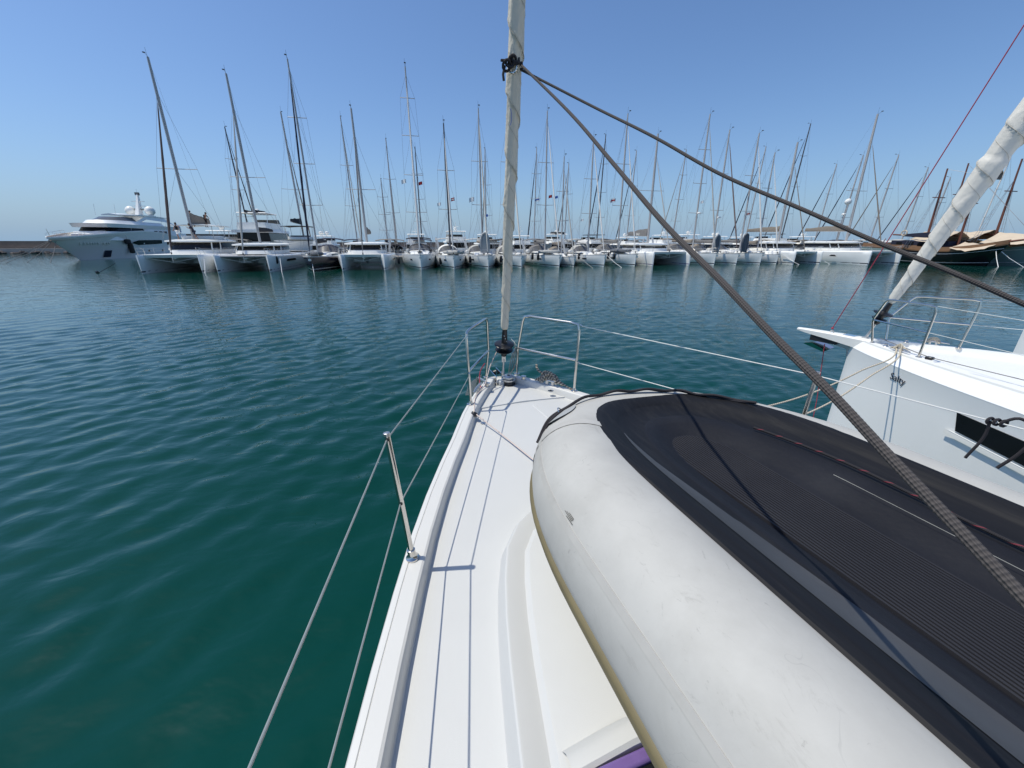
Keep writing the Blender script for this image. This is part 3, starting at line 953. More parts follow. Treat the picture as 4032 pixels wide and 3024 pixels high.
def person(label, P, rot, joints, top_m, leg_m, skin_m=skin, hair=hairm, name='person', bare_arms=True, scale=1.0, group=None):
    """joints: offsets for the pose; a skinned body with clothes and hair as children"""
    t = thing(name, label, 'person', FR(P[0], P[1], P[2], rot), group)
    J = dict(pelvis=(0, 0, .93), chest=(0, .02, 1.30), neck=(0, .02, 1.47), head=(0, .03, 1.58), crown=(0, .03, 1.72),
             ls=(-.18, .02, 1.41), le=(-.25, .02, 1.14), lh=(-.24, .10, .90), rs=(.18, .02, 1.41), re=(.25, .02, 1.14), rh=(.24, .10, .90),
             lk=(-.11, .02, .50), la=(-.12, -.02, .08), lt=(-.13, .13, .03), rk=(.11, .02, .50), ra=(.12, -.02, .08), rt=(.13, .13, .03), lhip=(-.09, 0, .88), rhip=(.09, 0, .88))
    J.update(joints)
    rad = dict(pelvis=.13, chest=.13, neck=.055, head=.095, crown=.07, ls=.06, le=.042, lh=.035, rs=.06, re=.042, rh=.035, lk=.06, la=.042, lt=.035, rk=.06, ra=.042, rt=.035, lhip=.09, rhip=.09)
    def skinned(nm, keys, edges, k, m, root):
        me = bpy.data.meshes.new(nm)
        me.from_pydata([tuple(c * scale for c in J[q]) for q in keys], [(keys.index(a), keys.index(b)) for a, b in edges], [])
        me.materials.append(m)
        o = bpy.data.objects.new(nm, me)
        col.objects.link(o)
        o.parent = t
        sk = o.modifiers.new('skin', 'SKIN')
        for i, q in enumerate(keys):
            rr = rad[q] * k * scale
            me.skin_vertices[0].data[i].radius = (rr, rr * (.75 if q in ('chest', 'pelvis') else 1))
            me.skin_vertices[0].data[i].use_root = (q == root)
        o.modifiers.new('sub', 'SUBSURF').render_levels = 1
        return o
    keys = list(J)
    body = [('pelvis', 'chest'), ('chest', 'neck'), ('neck', 'head'), ('head', 'crown'), ('chest', 'ls'), ('ls', 'le'), ('le', 'lh'), ('chest', 'rs'), ('rs', 're'), ('re', 'rh'),
            ('pelvis', 'lhip'), ('lhip', 'lk'), ('lk', 'la'), ('la', 'lt'), ('pelvis', 'rhip'), ('rhip', 'rk'), ('rk', 'ra'), ('ra', 'rt')]
    skinned('body', keys, body, 1.0, skin_m, 'pelvis')
    tk = ['pelvis', 'chest', 'ls', 'rs'] + ([] if bare_arms else ['le', 're'])
    te = [('pelvis', 'chest'), ('chest', 'ls'), ('chest', 'rs')] + ([] if bare_arms else [('ls', 'le'), ('rs', 're')])
    skinned('shirt', tk, te, 1.16, top_m, 'pelvis')
    skinned('trousers', ['pelvis', 'lhip', 'lk', 'rhip', 'rk'], [('pelvis', 'lhip'), ('lhip', 'lk'), ('pelvis', 'rhip'), ('rhip', 'rk')], 1.18, leg_m, 'pelvis')
    hd, cw = np.array(J['head']) * scale, np.array(J['crown']) * scale
    c = hd + (cw - hd) * .55 + np.array((0, -.03, .02))
    g = G(); g.ball(tuple(c), .115 * scale, 8, (.9, 1, .95)); g.make('hair', hair, t)
    return t
# ------------------------------------------------------------------ the superyacht at the end of the quay
def superyacht():
    M = FR(-74.7, 70.1, 0, ROT_A)
    t = thing('superyacht', 'large white multi deck superyacht with two satellite domes and lettered flared bow', 'superyacht', M)
    S = [-5.2, -4.9, -4, -2.5, 0, 3, 7, 12, 18, 26, 34]
    HB = [.05, .35, 1.0, 1.75, 2.5, 3.1, 3.55, 3.75, 3.8, 3.75, 3.6]
    ZS = [3.45, 3.48, 3.55, 3.68, 3.9, 4.2, 4.55, 4.8, 4.6, 3.6, 3.3]
    rings = []
    for s, hb, z in zip(S, HB, ZS):
        wl = float(np.interp(s, [-5.2, 0, 3, 7, 12, 18, 34], [.0, .04, .75, 1.75, 2.8, 3.4, 3.4]))
        k = max(0.0, min(1.0, (3 - s) / 8.2))
        sh = lambda e: (0 if s >= 3 else (0 - s) * e * (1 if s < 0 else 0))
        pts = []
        for e, zz in ((0, z), (.25, z * .78), (.55, z * .45), (.9, .12), (1.0, -.6)):
            w = hb + (wl - hb) * min(1, e * 1.05) ** (1.25)
            pts.append((max(w, .01), -(s + sh(e)), zz))
        rings.append(pts + [(-x, y, zz) for (x, y, zz) in reversed(pts)])
    h = G().loft(rings, False, False, True).make('hull', superw, t)
    for sg in (-1, 1):
        G().loft([[(sg * (hb - .02), -s, z - .02), (sg * (hb + .05), -s, z), (sg * (hb + .05), -s, z + .22), (sg * (hb - .12), -s, z + .22)] for s, hb, z in zip(S, HB, ZS)], True, True, True).make('bulwark_rail', gel, h)
    G().loft([[(-hb + .1, -s, z - .35), (hb - .1, -s, z - .35)] for s, hb, z in zip(S[1:], HB[1:], ZS[1:])]).make('deck', teak, t)
    for sg in (-1, 1):
        G().loft([[(sg * (float(np.interp(s, [0, 3, 7, 12, 18, 34], [.04, .75, 1.75, 2.8, 3.4, 3.4])) + .03), -s - (.01 if s > 0 else -.02), .12), (sg * (float(np.interp(s, [0, 3, 7, 12, 18, 34], [.08, .83, 1.85, 2.9, 3.46, 3.46])) + .03), -s, .45)] for s in (0, 3, 7, 12, 18, 26, 34)]).make('boot_stripe', stripem, h)
    # port side is the one we see: +x is to the left in the picture, so the seen side is -x
    def hs(s, z):
        hb = float(np.interp(s, S, HB)); zt = float(np.interp(s, S, ZS))
        wl = float(np.interp(s, [-5.2, 0, 3, 7, 12, 18, 34], [.0, .04, .75, 1.75, 2.8, 3.4, 3.4]))
        e = max(0.0, min(1.0, (zt - z) / (zt - .1)))
        return hb + (wl - hb) * e ** 1.25
    for sg in (-1, 1):
        g = G()
        g.loft([[(sg * (hs(s, 2.35) + .05), -s, z0), (sg * (hs(s, 3.2) + .05), -s, z1)] for s, z0, z1 in ((9.0, 2.7, 2.9), (10.5, 2.35, 3.25), (15.5, 2.5, 3.3), (17.5, 2.6, 3.3))])
        g.make('saloon_window', glassm, h)
        for s in (19.2, 20.6, 22.0, 23.4):
            G().loft([[(sg * (hs(s, 2.4) + .05), -s, 2.35), (sg * (hs(s, 3.2) + .05), -s, 3.25)], [(sg * (hs(s, 2.4) + .05), -s - 1.05, 2.35), (sg * (hs(s, 3.2) + .05), -s - 1.05, 3.25)]]).make('cabin_window', glassm, h)
        G().loft([[(sg * (hs(3.2, .7) + .03), -3.2, .35), (sg * (hs(3.2, 1.6) + .03), -3.2, 1.5)], [(sg * (hs(4.6, .7) + .03), -4.6, .35), (sg * (hs(4.6, 1.6) + .03), -4.6, 1.5)]]).make('anchor_pocket', stripem, h)
        for s in (13.0, 17.0, 21.0, 25.0):
            G().loft([[(sg * (hs(s, 1.2) + .02), -s, 1.05), (sg * (hs(s, 1.4) + .02), -s, 1.4)], [(sg * (hs(s, 1.2) + .02), -s - .55, 1.05), (sg * (hs(s, 1.4) + .02), -s - .55, 1.4)]]).make('porthole', glassm, h)
    # worn metal name on the bow flare: a row of raised strokes, not readable from here
    g = G()
    for s, w in ((-1.6, .5), (-.9, .35), (-.4, .3), (.1, .3), (.55, .3), (1.0, .34), (1.5, .34), (2.5, .5), (3.1, .35), (3.6, .35)):
        x = -(hs(s, 2.6) + .05)
        x2 = -(hs(s + w * .8, 2.6) + .05)
        g.loft([[(x, -s, 2.5), (x - .05, -s, 2.5), (x - .09, -s, 2.85), (x, -s, 2.85)], [(x2, -s - w * .8, 2.52), (x2 - .05, -s - w * .8, 2.52), (x2 - .09, -s - w * .8, 2.87), (x2, -s - w * .8, 2.87)]], True, True, True)
    g.make('name_lettering', steel_far, h)
    def deck_house(nm, s0, s1, w0, w1, z0, z1, m, rake=.8, parent=t, back=.3, nose=2.2):
        r = []
        for z, k in ((z0, 0), (z0 + (z1 - z0) * .5, .5), (z1, 1)):
            w = w0 + (w1 - w0) * k
            a = s0 + rake * k
            r.append([(-w, -s1 + back * k, z), (-w, -a - nose, z), (-w * .86, -a - nose * .45, z), (-w * .5, -a - nose * .1, z), (0, -a, z), (w * .5, -a - nose * .1, z), (w * .86, -a - nose * .45, z), (w, -a - nose, z), (w, -s1 + back * k, z)])
        return G().loft(r, True, True, True).make(nm, m, parent, smooth=28)
    deck_house('main_deckhouse', 2.8, 30, 3.2, 3.0, 3.2, 4.75, superw, .5)
    deck_house('wheelhouse_window', 4.4, 14.5, 2.95, 2.75, 4.75, 5.45, glassm, .7)
    for k, (x, s_) in enumerate(((-2.78, 8.0), (-2.80, 10.2), (-1.9, 5.6), (0, 4.75), (1.9, 5.6), (2.78, 8.0))):
        g = G(); g.tube([(x * 1.03, -s_ + .25, 4.74), (x * .97, -s_ - .45, 5.47)], .06, 5); g.make('window_mullion', superw, t)
    for x, s_ in ((-1.2, 1.2), (1.0, 2.0)):
        G().box((x - .6, -s_ - .9, 3.7), (x + .6, -s_, 4.35)).make('deck_locker', gel, t, bevel=.1)
    g = G(); g.tube([(1.6, -9.5, 7.7), (1.6, -9.9, 9.6)], .03, 4); g.tube([(-1.6, -9.5, 7.7), (-1.6, -9.9, 9.6)], .03, 4); g.make('whip_antenna', gel, t)
    deck_house('upper_deckhouse', 12.5, 26, 3.3, 3.1, 3.6, 5.45, superw, .4)
    for s in (16.5, 18.2, 19.9):
        for sg in (-1, 1):
            G().loft([[(sg * 3.33, -s, 4.2), (sg * 3.2, -s - .3, 5.1)], [(sg * 3.33, -s - 1.2, 4.2), (sg * 3.2, -s - 1.5, 5.1)]]).make('upper_window', glassm, t)
    deck_house('fly_deck', 3.6, 27.5, 3.15, 3.25, 5.45, 6.1, superw, -.3)
    deck_house('fly_coaming', 5.5, 22, 2.7, 2.3, 6.1, 6.75, superw, .8)
    deck_house('fly_windscreen', 7.2, 14, 2.2, 1.7, 6.75, 7.45, screenm, 1.6)
    for sg in (-1, 1):
        g = G()
        g.loft([[(sg * 2.5, -13, 6.1), (sg * 2.3, -13, 6.5), (sg * 2.2, -13.2, 6.5), (sg * 2.4, -13.2, 6.1)], [(sg * 2.4, -16.5, 7.3), (sg * 2.3, -16.8, 7.8), (sg * 2.1, -17, 7.8), (sg * 2.3, -17.0, 7.3)], [(sg * 2.5, -23.5, 7.0), (sg * 2.3, -22.5, 8.1), (sg * 2.1, -22.7, 8.1), (sg * 2.4, -23.9, 7.0)], [(sg * 2.9, -27, 6.1), (sg * 2.7, -26.0, 6.3), (sg * 2.5, -26.2, 6.3), (sg * 2.8, -27.2, 6.1)]], True, True, True)
        g.make('arch_side', superw, t)
    r = []
    for e in np.linspace(0, 1, 7):
        s = 10.5 + 14 * e
        w = 2.45 * min(1, .55 + 1.4 * e)
        z = 7.75 + .35 * math.sin(math.pi * (.15 + .7 * e))
        r.append([(-w, -s, z), (0, -s, z + .18), (w, -s, z), (w, -s, z - .18), (0, -s, z - .12), (-w, -s, z - .18)])
    G().loft(r, True, True, True).make('hardtop', superw, t)
    g = G()
    g.loft([[(-.35, -18.6, 8.1), (.35, -18.6, 8.1), (.35, -20.2, 8.1), (-.35, -20.2, 8.1)], [(-.18, -20.2, 11.2), (.18, -20.2, 11.2), (.18, -21.0, 11.2), (-.18, -21.0, 11.2)], [(-.08, -20.8, 12.6), (.08, -20.8, 12.6), (.08, -21.2, 12.6), (-.08, -21.2, 12.6)]], True, True, True)
    for z in (9.2, 10.0, 10.9):
        g.box((-1.1, -20.6, z), (1.1, -20.2, z + .12))
    g.tube([(0, -21, 12.5), (0, -21, 13.4)], .03, 5)
    mm = g.make('radar_mast', superw, t)
    G().box((-.9, -20.1, 9.35), (.9, -19.9, 9.55)).make('radar_bar', canvas_grey, mm)
    G().box((-.35, -21.1, 12.2), (.35, -20.7, 12.75)).make('lamp_cluster', canvas_grey, mm)
    g = G(); g.box((-2.2, -21, 8.05), (2.2, -19.4, 8.2)); g.make('dome_shelf', superw, t)
    for sg in (-1, 1):
        G().lathe([(.2, -.1), (.45, .1), (.86, .55), (.92, 1.0), (.75, 1.45), (.4, 1.75), (.1, 1.85)], (sg * 1.75, -20.2, 8.2), 16).make('satellite_dome', gel, t)
    for sg in (-1, 1):
        g = G()
        pts = []
        for s in np.linspace(-4.4, 3, 7):
            x = sg * (float(np.interp(s, S, HB)) - .1); z = float(np.interp(s, S, ZS)) + .2
            g.tube([(x, -s, z), (x, -s, z + .5)], .02, 4)
            pts.append((x, -s, z + .5))
        g.tube(pts, .025, 5)
        g.make('guard_rail', steel_far, t)
    g = G(); g.tube([(0, 4.6, 3.6), (0, 4.75, 4.9)], .035, 5); g.make('jack_staff', steel_far, t)
    # ensign at the stern of the upper deck
    g = G(); g.tube([(-2.2, -27.2, 6.0), (-2.2, -28.0, 7.4)], .03, 5); g.make('flag_staff', steel_far, t)
    cloth = G()
    for k in range(5):
        rr = []
        for e in np.linspace(0, 1, 6):
            rr.append([(-2.2 - .45 * e, -27.5 - .9 * e, 6.9 - k * .26 - .55 * e + .08 * math.sin(5 * e)), (-2.2 - .45 * e, -27.5 - .9 * e, 6.9 - (k + 1) * .26 - .55 * e + .08 * math.sin(5 * e))])
        G().loft(rr).make('flag_stripe', bluem if k % 2 == 0 else cloth_white, t)
    # big fenders hung from its seen side
    for s, z, r_, h_ in ((6.2, 3.3, .45, 2.2),):
        pass
    fender('long black fender hanging at the bow quarter of the superyacht', tuple((M @ Vector((-(hs(8.2, 1.6) + .45), -8.2, .85)))[:]), 1.9, .42, name='fender', group='fenders of the superyacht')
    fender('black fender cushion lying against the rail of the superyacht', tuple((M @ Vector((-(hs(7.0, 2.9) + .5), -7.0, 2.5)))[:]), .95, .5, name='fender', group='fenders of the superyacht')
    for dx, s1, lab_ in ((-1.5, 9.0, 'rightmost bow line of the superyacht, dropping back under its flare'), (1.2, 7.0, 'second bow line from the right under the superyacht stem'), (2.2, 10.0, 'second bow line from the left ahead of the superyacht'), (3.4, 9.0, 'leftmost bow line of the superyacht, slanting towards the breakwater')):
        a = M @ Vector((dx * .2, 4.2, 3.1)); b = M @ Vector((dx * 1.4, 4.5 + s1 * .55, -.1))
        g = G(); g.tube([tuple(a), tuple((a + b) / 2 + Vector((0, 0, -.25))), tuple(b)], .035, 5)
        solo(g, 'mooring_line', lab_, 'mooring line', canvas_grey, FR(a.x, a.y, a.z), 'bow lines of the superyacht')
superyacht()

# ------------------------------------------------------------------ front row, left to right
W, BL, RD, OR = cloth_white, bluem, redm, orange
SA = {}
def A(t, off=0.0):
    return row(t, off)
a1 = catamaran('catamaran', 'biggest white catamaran at the left end with people on its flybridge roof', A(-25.3), ROT_A, 13.6, 7.0, 1.8, 5.9, 20.2, genoa=mat('brown_sun_strip', (0.10, 0.07, 0.06), .85), genoa_r=(.08, .13), cover=canvas_tan, cover_h=1.05, boom_z=1.75, fly=4.75, roof_z=3.15, boom_len=4.6)
a2 = catamaran('catamaran', 'low roofed white catamaran with bow anchor marks, second from the left end', A(-18.8), ROT_A, 12.6, 6.6, 1.72, 6.4, 19.5, genoa=canvas_light, genoa_r=(.07, .12), cover=canvas_black, cover_h=.5, boom_z=1.3, roof_z=2.75, solid=False, boom_len=5, hull=hullw)
G().loft([[(-2.9, -7.4, 2.95), (-1.2, -7.4, 3.15), (-1.2, -10.5, 3.25), (-2.6, -10.5, 3.05)], [(-2.9, -7.4, 2.88), (-1.2, -7.4, 3.08), (-1.2, -10.5, 3.18), (-2.6, -10.5, 2.98)]], True).make('cockpit_awning', canvas_white, a2)
a3 = sloop('sailing_yacht', 'dark navy sailing yacht with white stripe at the waterline and navy sprayhood', A(-12.1, -.4), ROT_A, 15, 4.5, 1.5, 4.2, 20.4, hull=navy, stripe=silver_stripe, genoa=canvas_navy, genoa_r=(.07, .11), hood=canvas_navy, bimini=canvas_navy, cover=canvas_black, mastm=alu, spread=(.28, .50, .73), window=None)
a4 = catamaran('catamaran', 'white catamaran beside the navy yacht with tan sail bag and rails before its windows', A(-6.8), ROT_A, 11.8, 6.2, 1.7, 6.2, 17.1, genoa=canvas_grey, genoa_r=(.06, .09), cover=canvas_tan, cover_h=.9, boom_z=1.0, roof_z=2.85, boom_len=5.2)
a5 = sloop('sailing_yacht', 'white sailing yacht with the tallest mast of the middle boats and dark slot windows', A(-.5), ROT_A, 15.2, 4.7, 1.62, 5.3, 21.2, genoa=sail_white, genoa_r=(.07, .12), hood=canvas_black, spread=(.24, .45, .66, .85), window=(.13, .17), flags=(('s', 1, .43, .75, W, None), ('s', -1, .42, .6, RD, None)), rad=False, bimini=canvas_black)
a6 = sloop('sailing_yacht', 'white sailing yacht carrying a deflated pale dinghy on its fore deck', A(3.3), ROT_A, 12.6, 4.2, 1.5, 4.3, 15.8, genoa=sail_white, genoa_r=(.06, .11), hood=canvas_white, bimini=canvas_light, cover=canvas_light, mastm=alu_dark, window=(.12, .16), flags=(('s', 1, .42, .6, W, None), ('s', -1, .46, .6, RD, W)))
a7 = sloop('sailing_yacht', 'white sailing yacht with a grey dinghy standing upright before its mast', A(7.4), ROT_A, 12.9, 4.2, 1.45, 4.3, 17.5, genoa=sailcloth, hood=canvas_light, bimini=canvas_light, cover=canvas_tan, flags=(('s', 1, .42, .85, W, None), ('s', -1, .3, .5, BL, None)))
a8 = sloop('sailing_yacht', 'white sailing yacht half hidden behind the furled headsail in the foreground', A(11.5), ROT_A, 12.8, 4.2, 1.42, 6.6, 18.2, genoa=sailcloth, hood=canvas_light, bimini=canvas_black, mastm=alu)
a9 = sloop('sailing_yacht', 'white sailing yacht with arched grey sprayhood just right of the foreground headsail', A(16.4), ROT_A, 13.8, 4.4, 1.45, 6.2, 18.3, genoa=sail_white, genoa_r=(.05, .085), hood=canvas_grey, bimini=canvas_grey, flags=(('s', 1, .42, .8, W, BL), ('s', -1, .44, .6, RD, None)), rad=False, mastm=alu)
a10 = sloop('sailing_yacht', 'small low white sailing yacht with the shortest mast, tucked behind its left neighbour', A(18.6, .6), ROT_A, 10.5, 3.5, 1.2, 5.0, 13.3, genoa=canvas_light, hood=canvas_tan, bimini=None, cover=canvas_tan, window=None, frac=.9, flags=(('s', 1, .62, .5, BL, None),))
a11 = sloop('sailing_yacht', 'white sailing yacht with clear panelled tan sprayhood and steep white headsail roll', A(22.5), ROT_A, 12.4, 4.1, 1.42, 5.5, 15.6, genoa=sail_white, genoa_r=(.05, .09), hood=canvas_light, bimini=canvas_light, cover=canvas_white, flags=(('s', 1, .32, .5, W, None),))
a12 = sloop('sailing_yacht', 'white sailing yacht with folded dark grey dinghy lying on its fore deck', A(26.9), ROT_A, 13.4, 4.3, 1.48, 5.2, 18.4, genoa=sail_white, genoa_r=(.05, .09), hood=canvas_grey, bimini=canvas_grey, flags=(('s', 1, .42, .9, W, RD),), spread=(.36, .66))
a13 = catamaran('catamaran', 'white catamaran with purple hull stripe and lettered grey sail bag', A(32.2), ROT_A, 13, 7.2, 1.75, 6.4, 16.7, genoa=canvas_light, genoa_r=(.05, .08), cover=canvas_grey, cover_h=.95, boom_z=1.05, roof_z=2.7, boom_len=5.8, text='BALI', spread=(.5,), stripe=mat('purple_stripe', (0.30, 0.28, 0.42), .5), mastm=alu)
a14 = sloop('sailing_yacht', 'white sailing yacht with thick tall mast beside the catamaran with grey sail bag', A(39.0), ROT_A, 14, 4.5, 1.52, 5.2, 19.1, genoa=canvas_light, hood=canvas_grey, bimini=canvas_tan, cover=canvas_tan, rad=True, flags=(('s', -1, .40, .6, W, None),), spread=(.30, .52, .76))
a15 = sloop('sailing_yacht', 'white sailing yacht with brown furled headsail and red cloth on deck', A(42.6), ROT_A, 13, 4.2, 1.45, 5.4, 17.5, genoa=mat('brown_canvas', (.16, .12, .11), .85), genoa_r=(.06, .10), hood=canvas_tan, bimini=canvas_light, rad=True)
a16 = sloop('sailing_yacht', 'white sailing yacht with dark grey pointed dinghy stood upright on its bow', A(46.6), ROT_A, 13.2, 4.4, 1.50, 4.4, 17.1, genoa=sail_white, genoa_r=(.06, .11), hood=canvas_black, bimini=canvas_black, flags=(('s', -1, .36, .8, W, RD),))
a17 = sloop('sailing_yacht', 'narrow white sailing yacht with bowsprit wedged beside the catamaran with outboard', A(49.4), ROT_A, 10.8, 3.6, 1.3, 4.0, 14.8, genoa=sail_white, genoa_r=(.05, .09), hood=None, bimini=None, cover=canvas_tan, window=(.2, .23))
a18 = catamaran('catamaran', 'white catamaran with round windscreen, tan sail bags behind it and purple bow emblem', A(53.3, -1.2), ROT_A, 12.2, 6.4, 1.72, 5.6, 16.3, genoa=canvas_tan, genoa_r=(.045, .07), cover=canvas_tan, cover_h=.7, boom_z=1.5, roof_z=2.9, boom_len=6.4, mastm=alu)
a19 = catamaran('catamaran', 'long white catamaran at the right with pale coach roof and dark star on its side', A(62.1, -5), ROT_A, 14.6, 7.2, 1.8, 6.0, 19.4, genoa=canvas_tan, genoa_r=(.05, .085), cover=canvas_tan, cover_h=.8, boom_z=1.5, roof_z=2.95, boom_len=7.0, side_window=False)
# a dark outboard and star on the sides
G().loft([[(3.70, -3.9, 1.02), (3.72, -4.2, 1.22)], [(3.74, -5.0, 1.02), (3.76, -4.7, 1.22)]]).make('hull_window', glassm, a19)

hung_dinghy('dinghy', 'pale grey dinghy standing upright on a fore deck left of the headsail', (*A(7.4, 2.4), 1.5), ROT_A, 2.5, .50, pvc, canvas_light)
hung_dinghy('dinghy', 'pale dinghy standing on end with dark floor slots beside a brown headsail roll', (*A(40.3, 1.9), 1.55), ROT_A, 2.3, .46, pvc, pvc_dark)
hung_dinghy('dinghy', 'dark slate dinghy standing on end, pointed at the top', (*A(45.0, 1.9), 1.55), ROT_A, 2.5, .44, pvc_dark, pvc_dark)
def lying_dinghy(label, P, rot, m, L=2.6, w=.7):
    t = thing('dinghy', label, 'dinghy', FR(P[0], P[1], P[2], rot), 'inflatable dinghies lying on fore decks')
    pts = [(-w * .8, -L / 2, .18), (-w, 0, .2), (-w * .7, L * .36, .22), (0, L / 2, .25), (w * .7, L * .36, .22), (w, 0, .2), (w * .8, -L / 2, .18)]
    g = G(); g.tube(path(pts, 4), .18, 8); g.make('tube', m, t)
    G().loft([[(-w, -L / 2, .25), (0, -L / 2, .42), (w, -L / 2, .25)], [(-w, 0, .27), (0, 0, .45), (w, 0, .27)], [(-w * .4, L * .4, .25), (0, L * .42, .32), (w * .4, L * .4, .25)]]).make('floor', m, t)
lying_dinghy('dark grey dinghy lying upside down on the deck of the navy yacht', (*A(-12.1, 2.2), 1.55), ROT_A + .4, pvc_dark)
lying_dinghy('pale deflated dinghy lying on the fore deck of a white yacht', (*A(3.6, 2.0), 1.62), ROT_A + .6, canvas_light)
lying_dinghy('slate grey dinghy lying folded on a fore deck beside the lettered catamaran', (*A(26.3, 3.2), 1.62), ROT_A + .9, pvc_dark)
lying_dinghy('grey dinghy lying crosswise on the fore deck of the yacht with arched sprayhood', (*A(15.9, 3.0), 1.58), ROT_A + 1.2, canvas_light)

# fenders between the hulls
for (tt, o, z, lab) in ((-15.9, 1.4, .75, 'dark fender between the low roofed catamaran and the navy yacht'), (-3.05, 2.6, .5, 'large black fender between the catamaran with rails and its right neighbour'), (1.9, 3.0, .4, 'black fender right of the yacht with the tallest middle mast'),
                        (5.6, 3.2, .5, 'black fender right of the yacht with the deflated dinghy'), (9.6, 3.4, .5, 'black fender right of the yacht with the grey upright dinghy'), (14.05, 4.2, .75, 'left black fender on the side of the yacht with arched sprayhood'),
                        (14.35, 2.6, .75, 'right black fender on the side of the yacht with arched sprayhood'), (20.4, 3.6, .75, 'black fender on the side of the yacht with panelled sprayhood'), (24.7, 3.6, .75, 'left black fender on the yacht with the folded dinghy'), (25.0, 2.4, .75, 'right black fender on the yacht with the folded dinghy')):
    fender(lab, (*A(tt, o), z), .8, .17)

# gulets at the right end
def gulet(label, S, L, B, fb, hullm, masts, awn, sheer=.9, blue=None, group='wooden gulets at the right end of the quay'):
    M = FR(S[0], S[1], 0, ROT_A)
    t = thing('gulet', label, 'gulet', M, group)
    st = []
    for e in np.concatenate([[0, .015, .04, .09], np.linspace(.16, 1, 9)]):
        s = e * L
        hb = B / 2 * float(cr([0, .04, .12, .3, .55, .8, 1], [.03, .24, .52, .88, 1, .95, .75], e))
        wl = B / 2 * float(cr([0, .04, .12, .3, .55, .8, 1], [.01, .08, .28, .66, .85, .8, .55], e))
        st.append((s, hb, wl, fb + sheer * (1 - e * 2.2) ** 2 * (1 if e < .45 else .25)))
    rings = []
    for (s, hb, wl, zs) in st:
        rk = lambda z: 1.4 * (z / zs) * max(0, 1 - s / 4)
        half = [(hb, -s + rk(zs), zs), (hb * .95 + wl * .05, -s + rk(zs * .7), zs * .7), (hb * .5 + wl * .5, -s + rk(zs * .35), zs * .35), (wl, -s, .05), (wl * .6, -s, -.4)]
        rings.append(half + [(-x, b, z) for (x, b, z) in reversed(half)])
    h = G().loft(rings, False, True, True).make('hull', hullm, t)
    for sg in (-1, 1):
        for (f, m_, nm, w) in ((1.0, teak, 'cap_rail', .16), (.80, silver_stripe, 'white_line', .06), (.16, silver_stripe, 'waterline', .05)):
            r = []
            for (s, hb, wl, zs) in st:
                x = float(np.interp(f, [.05, .35, .7, 1.0], [wl, hb * .5 + wl * .5, hb * .95 + wl * .05, hb]))
                y = -s + 1.4 * f * max(0, 1 - s / 4)
                z = zs * f
                r.append([(sg * (x + .03), y + .02, z - w / 2), (sg * (x + .05), y + .02, z + w / 2), (sg * (x - .12), y, z + w / 2)])
            G().loft(r).make(nm, m_, h)
        r = []
        for (s, hb, wl, zs) in st:
            y = -s + 1.4 * max(0, 1 - s / 4)
            r.append([(sg * (hb - .05), y, zs + .08), (sg * (hb - .10), y, zs + .55)])
        G().loft(r).make('bulwark', teak, t)
    G().loft([[(-hb + .05, -s + 1.4 * max(0, 1 - s / 4), zs - .05), (hb - .05, -s + 1.4 * max(0, 1 - s / 4), zs - .05)] for (s, hb, wl, zs) in st]).make('deck', teak, t)
    g = G(); g.tube([(0, .2, fb + sheer + .1), (0, 4.6, fb + sheer + .85)], [.15, .08], 8); g.make('bowsprit', wood_mast, t)
    G().box((-B * .3, -L * .80, fb), (B * .3, -L * .42, fb + 1.3)).make('deckhouse', canvas_navy, t, bevel=.06)
    for k in range(4):
        for sg in (-1, 1):
            G().box((sg * B * .3 - .02, -L * (.48 + .08 * k) - .8, fb + .5), (sg * B * .3 + .02, -L * (.48 + .08 * k), fb + 1.05)).make('deckhouse_window', glassm, t)
    for i, (s, top_) in enumerate(masts):
        gm = G()
        zz = np.linspace(fb, top_, 8)
        gm.tube([(0, -s - .045 * (z - fb), z) for z in zz], np.linspace(.17, .09, 8), 8)
        ms = gm.make('mast', wood_mast, t)
        z = fb + (top_ - fb) * .66
        g = G(); g.tube([(-1.2, -s - .045 * (z - fb), z), (1.2, -s - .045 * (z - fb), z)], .06, 6); g.make('crosstree', wood_mast, ms)
        for sg in (-1, 1):
            g = G()
            tip = (0, -s - .045 * (top_ - fb) * .8, fb + (top_ - fb) * .8)
            for k in range(3):
                g.tube([(sg * B * .45, -s - .5 - .35 * k, fb + .4), tip], .018, 4, False)
            for q in np.linspace(.08, .62, 9):
                a_ = np.array((sg * B * .45, -s - .5, fb + .4)); b_ = np.array((sg * B * .45, -s - 1.2, fb + .4)); tp = np.array(tip)
                g.tube([a_ + (tp - a_) * q, b_ + (tp - b_) * q], .016, 4, False)
            g.make('ratline_shroud', wirem, ms)
        g = G(); g.tube([(0, -s - .045 * (top_ - fb), top_ - .1), (0, 3.6 if i == 0 else -masts[0][0] - .6, (fb + sheer + .6) if i == 0 else top_ * .9)], .018, 4, False); g.make('forestay', wirem, ms)
        g = G(); g.tube([(0, -s - .3, fb + 2.0), (0, -s - 4.6, fb + 2.3)], .10, 8); bo = g.make('boom', wood_mast, ms)
    def sheet(x0, x1, s0, s1, z0, z1, m_, nm, sag=.25):
        r = []
        for e in np.linspace(0, 1, 9):
            s = s0 + (s1 - s0) * e
            row_ = []
            for k in np.linspace(0, 1, 9):
                x = x0 + (x1 - x0) * k
                z = z0 + (z1 - z0) * (abs(2 * k - 1)) - sag * math.sin(math.pi * e) + .05 * math.sin(9 * k + 4 * e) + .04 * rng.normal()
                row_.append((x, -s, z))
            r.append(row_)
        G().loft(r).make(nm, m_, t)
    for (s0, s1, zc, ze) in awn:
        sheet(-B * .52, B * .52, s0, s1, zc, ze, awning, 'awning')
